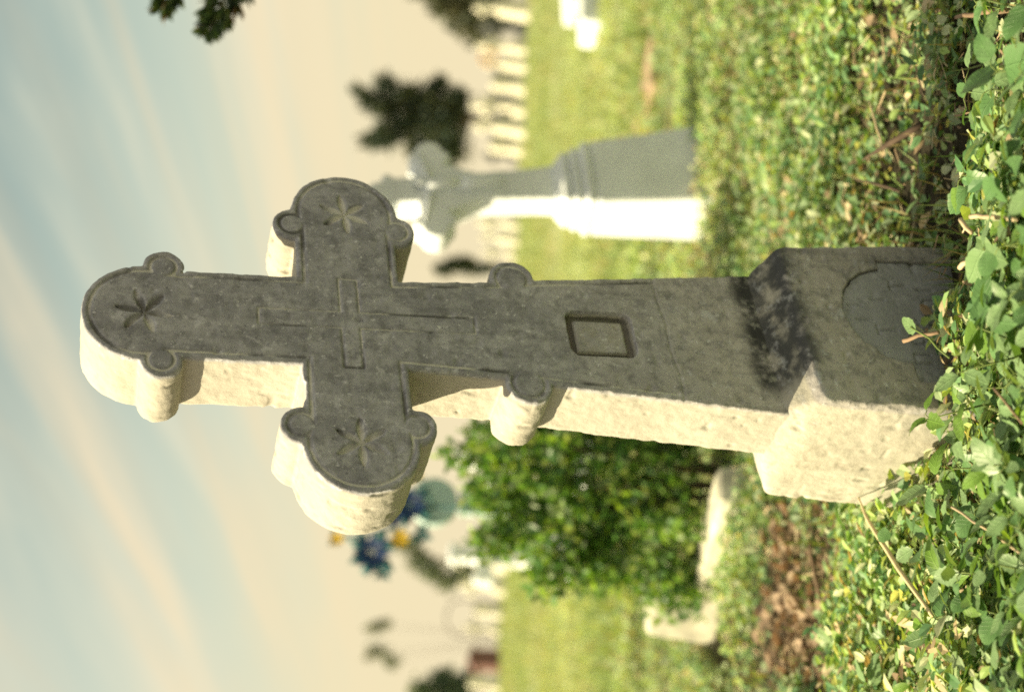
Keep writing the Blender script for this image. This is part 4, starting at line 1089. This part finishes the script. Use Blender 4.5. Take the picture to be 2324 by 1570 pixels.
# overhanging cypress: its trunk stands to the right of the picture, two sprays of a limb reach into it
CT = Vector((1.75, 3.7, gzf(3.7)))
CYP = empty('cypress_tree', loc=CT, label='cypress whose two dark green spray tips hang in at the upper right', cat='tree')
mb = MB(); mb.tube([(0, 0, -0.2), (0.02, 0, 1.0), (0, 0.03, 2.2), (0.02, 0, 3.6)], [0.11, 0.09, 0.06, 0.015], 9); mb.build('trunk', M_BARK, CYP, True)
CD = 3.4
def spray(tip, root, wid, seed, n=520):
    r = np.random.default_rng(seed)
    tip, root = Vector(tip) - CT, Vector(root) - CT
    mbx = MB(); st = Vector((0.0, 0.0, root.z - 0.02))
    mbx.tube([st, root.lerp(st, 0.45) + Vector((0, 0, 0.05)), root, root.lerp(tip, 0.6), tip], [0.02, 0.014, 0.008, 0.004, 0.001], 6)
    mbx.build('limb', M_BARK, CYP, True)
    d = np.array(tip - root); L = np.linalg.norm(d); d /= L
    side = np.cross(d, [0, 1, 0.2]); side /= np.linalg.norm(side); up = np.cross(side, d)
    t = r.random(n) ** 0.8
    w = wid * np.clip(np.sin(np.clip(t * 0.92 + 0.08, 0, 1) * math.pi) ** 0.6, 0.10, 1)
    clump = 0.5 + 0.5 * np.sin(t * 37 + seed)
    a = (r.random(n) * 2 - 1) * w * (0.45 + 0.55 * clump); b = (r.random(n) * 2 - 1) * w * 0.5
    pos = np.array(root)[None] + d[None] * (t * L)[:, None] + side[None] * a[:, None] + up[None] * b[:, None]
    yv = d[None] * 0.8 + side[None] * (np.sign(a) * (0.3 + 0.5 * r.random(n)))[:, None] + r.normal(0, 0.25, (n, 3)); yv /= np.linalg.norm(yv, axis=1)[:, None]
    xv = np.cross(yv, r.normal(0, 1, (n, 3))); xv /= np.linalg.norm(xv, axis=1)[:, None]
    R = np.stack([xv, yv, np.cross(xv, yv)], 2)
    Ls = 0.018 + 0.022 * r.random(n)
    c = np.array([(0.03, 0.06, 0.025), (0.05, 0.09, 0.03), (0.09, 0.12, 0.03), (0.025, 0.04, 0.035), (0.14, 0.09, 0.04)])[r.choice(5, n, p=[.3, .3, .15, .18, .07])]
    v, f, c = scatter(LEAF_V, LEAF_F, pos, R, np.stack([Ls * 0.55, Ls, Ls * 0.6], 1), c)
    link('foliage', np_mesh('foliage', v, f, M_FOL, False, c), CYP, 'stuff')
spray(at(474, 74, CD), at(560, -120, CD), 0.045, 61, 620)
spray(at(368, 22, CD), at(440, -130, CD), 0.030, 62, 320)
spray(at(440, -60, CD), at(500, -330, CD), 0.09, 63, 900)
lum = [(0, 0, 2.9, 0.45, 0.45, 0.7), (0.25, 0.2, 2.1, 0.5, 0.5, 0.6), (0.35, -0.2, 1.5, 0.45, 0.45, 0.5), (0.05, 0.4, 1.3, 0.4, 0.4, 0.5)]
v, f, c = leaf_cloud(lum, 5000, 0.06, np.array(DARK) * 1.4, 64, shell=0.3)
link('crown', np_mesh('crown', v, f, M_FOL, False, c), CYP, 'stuff')
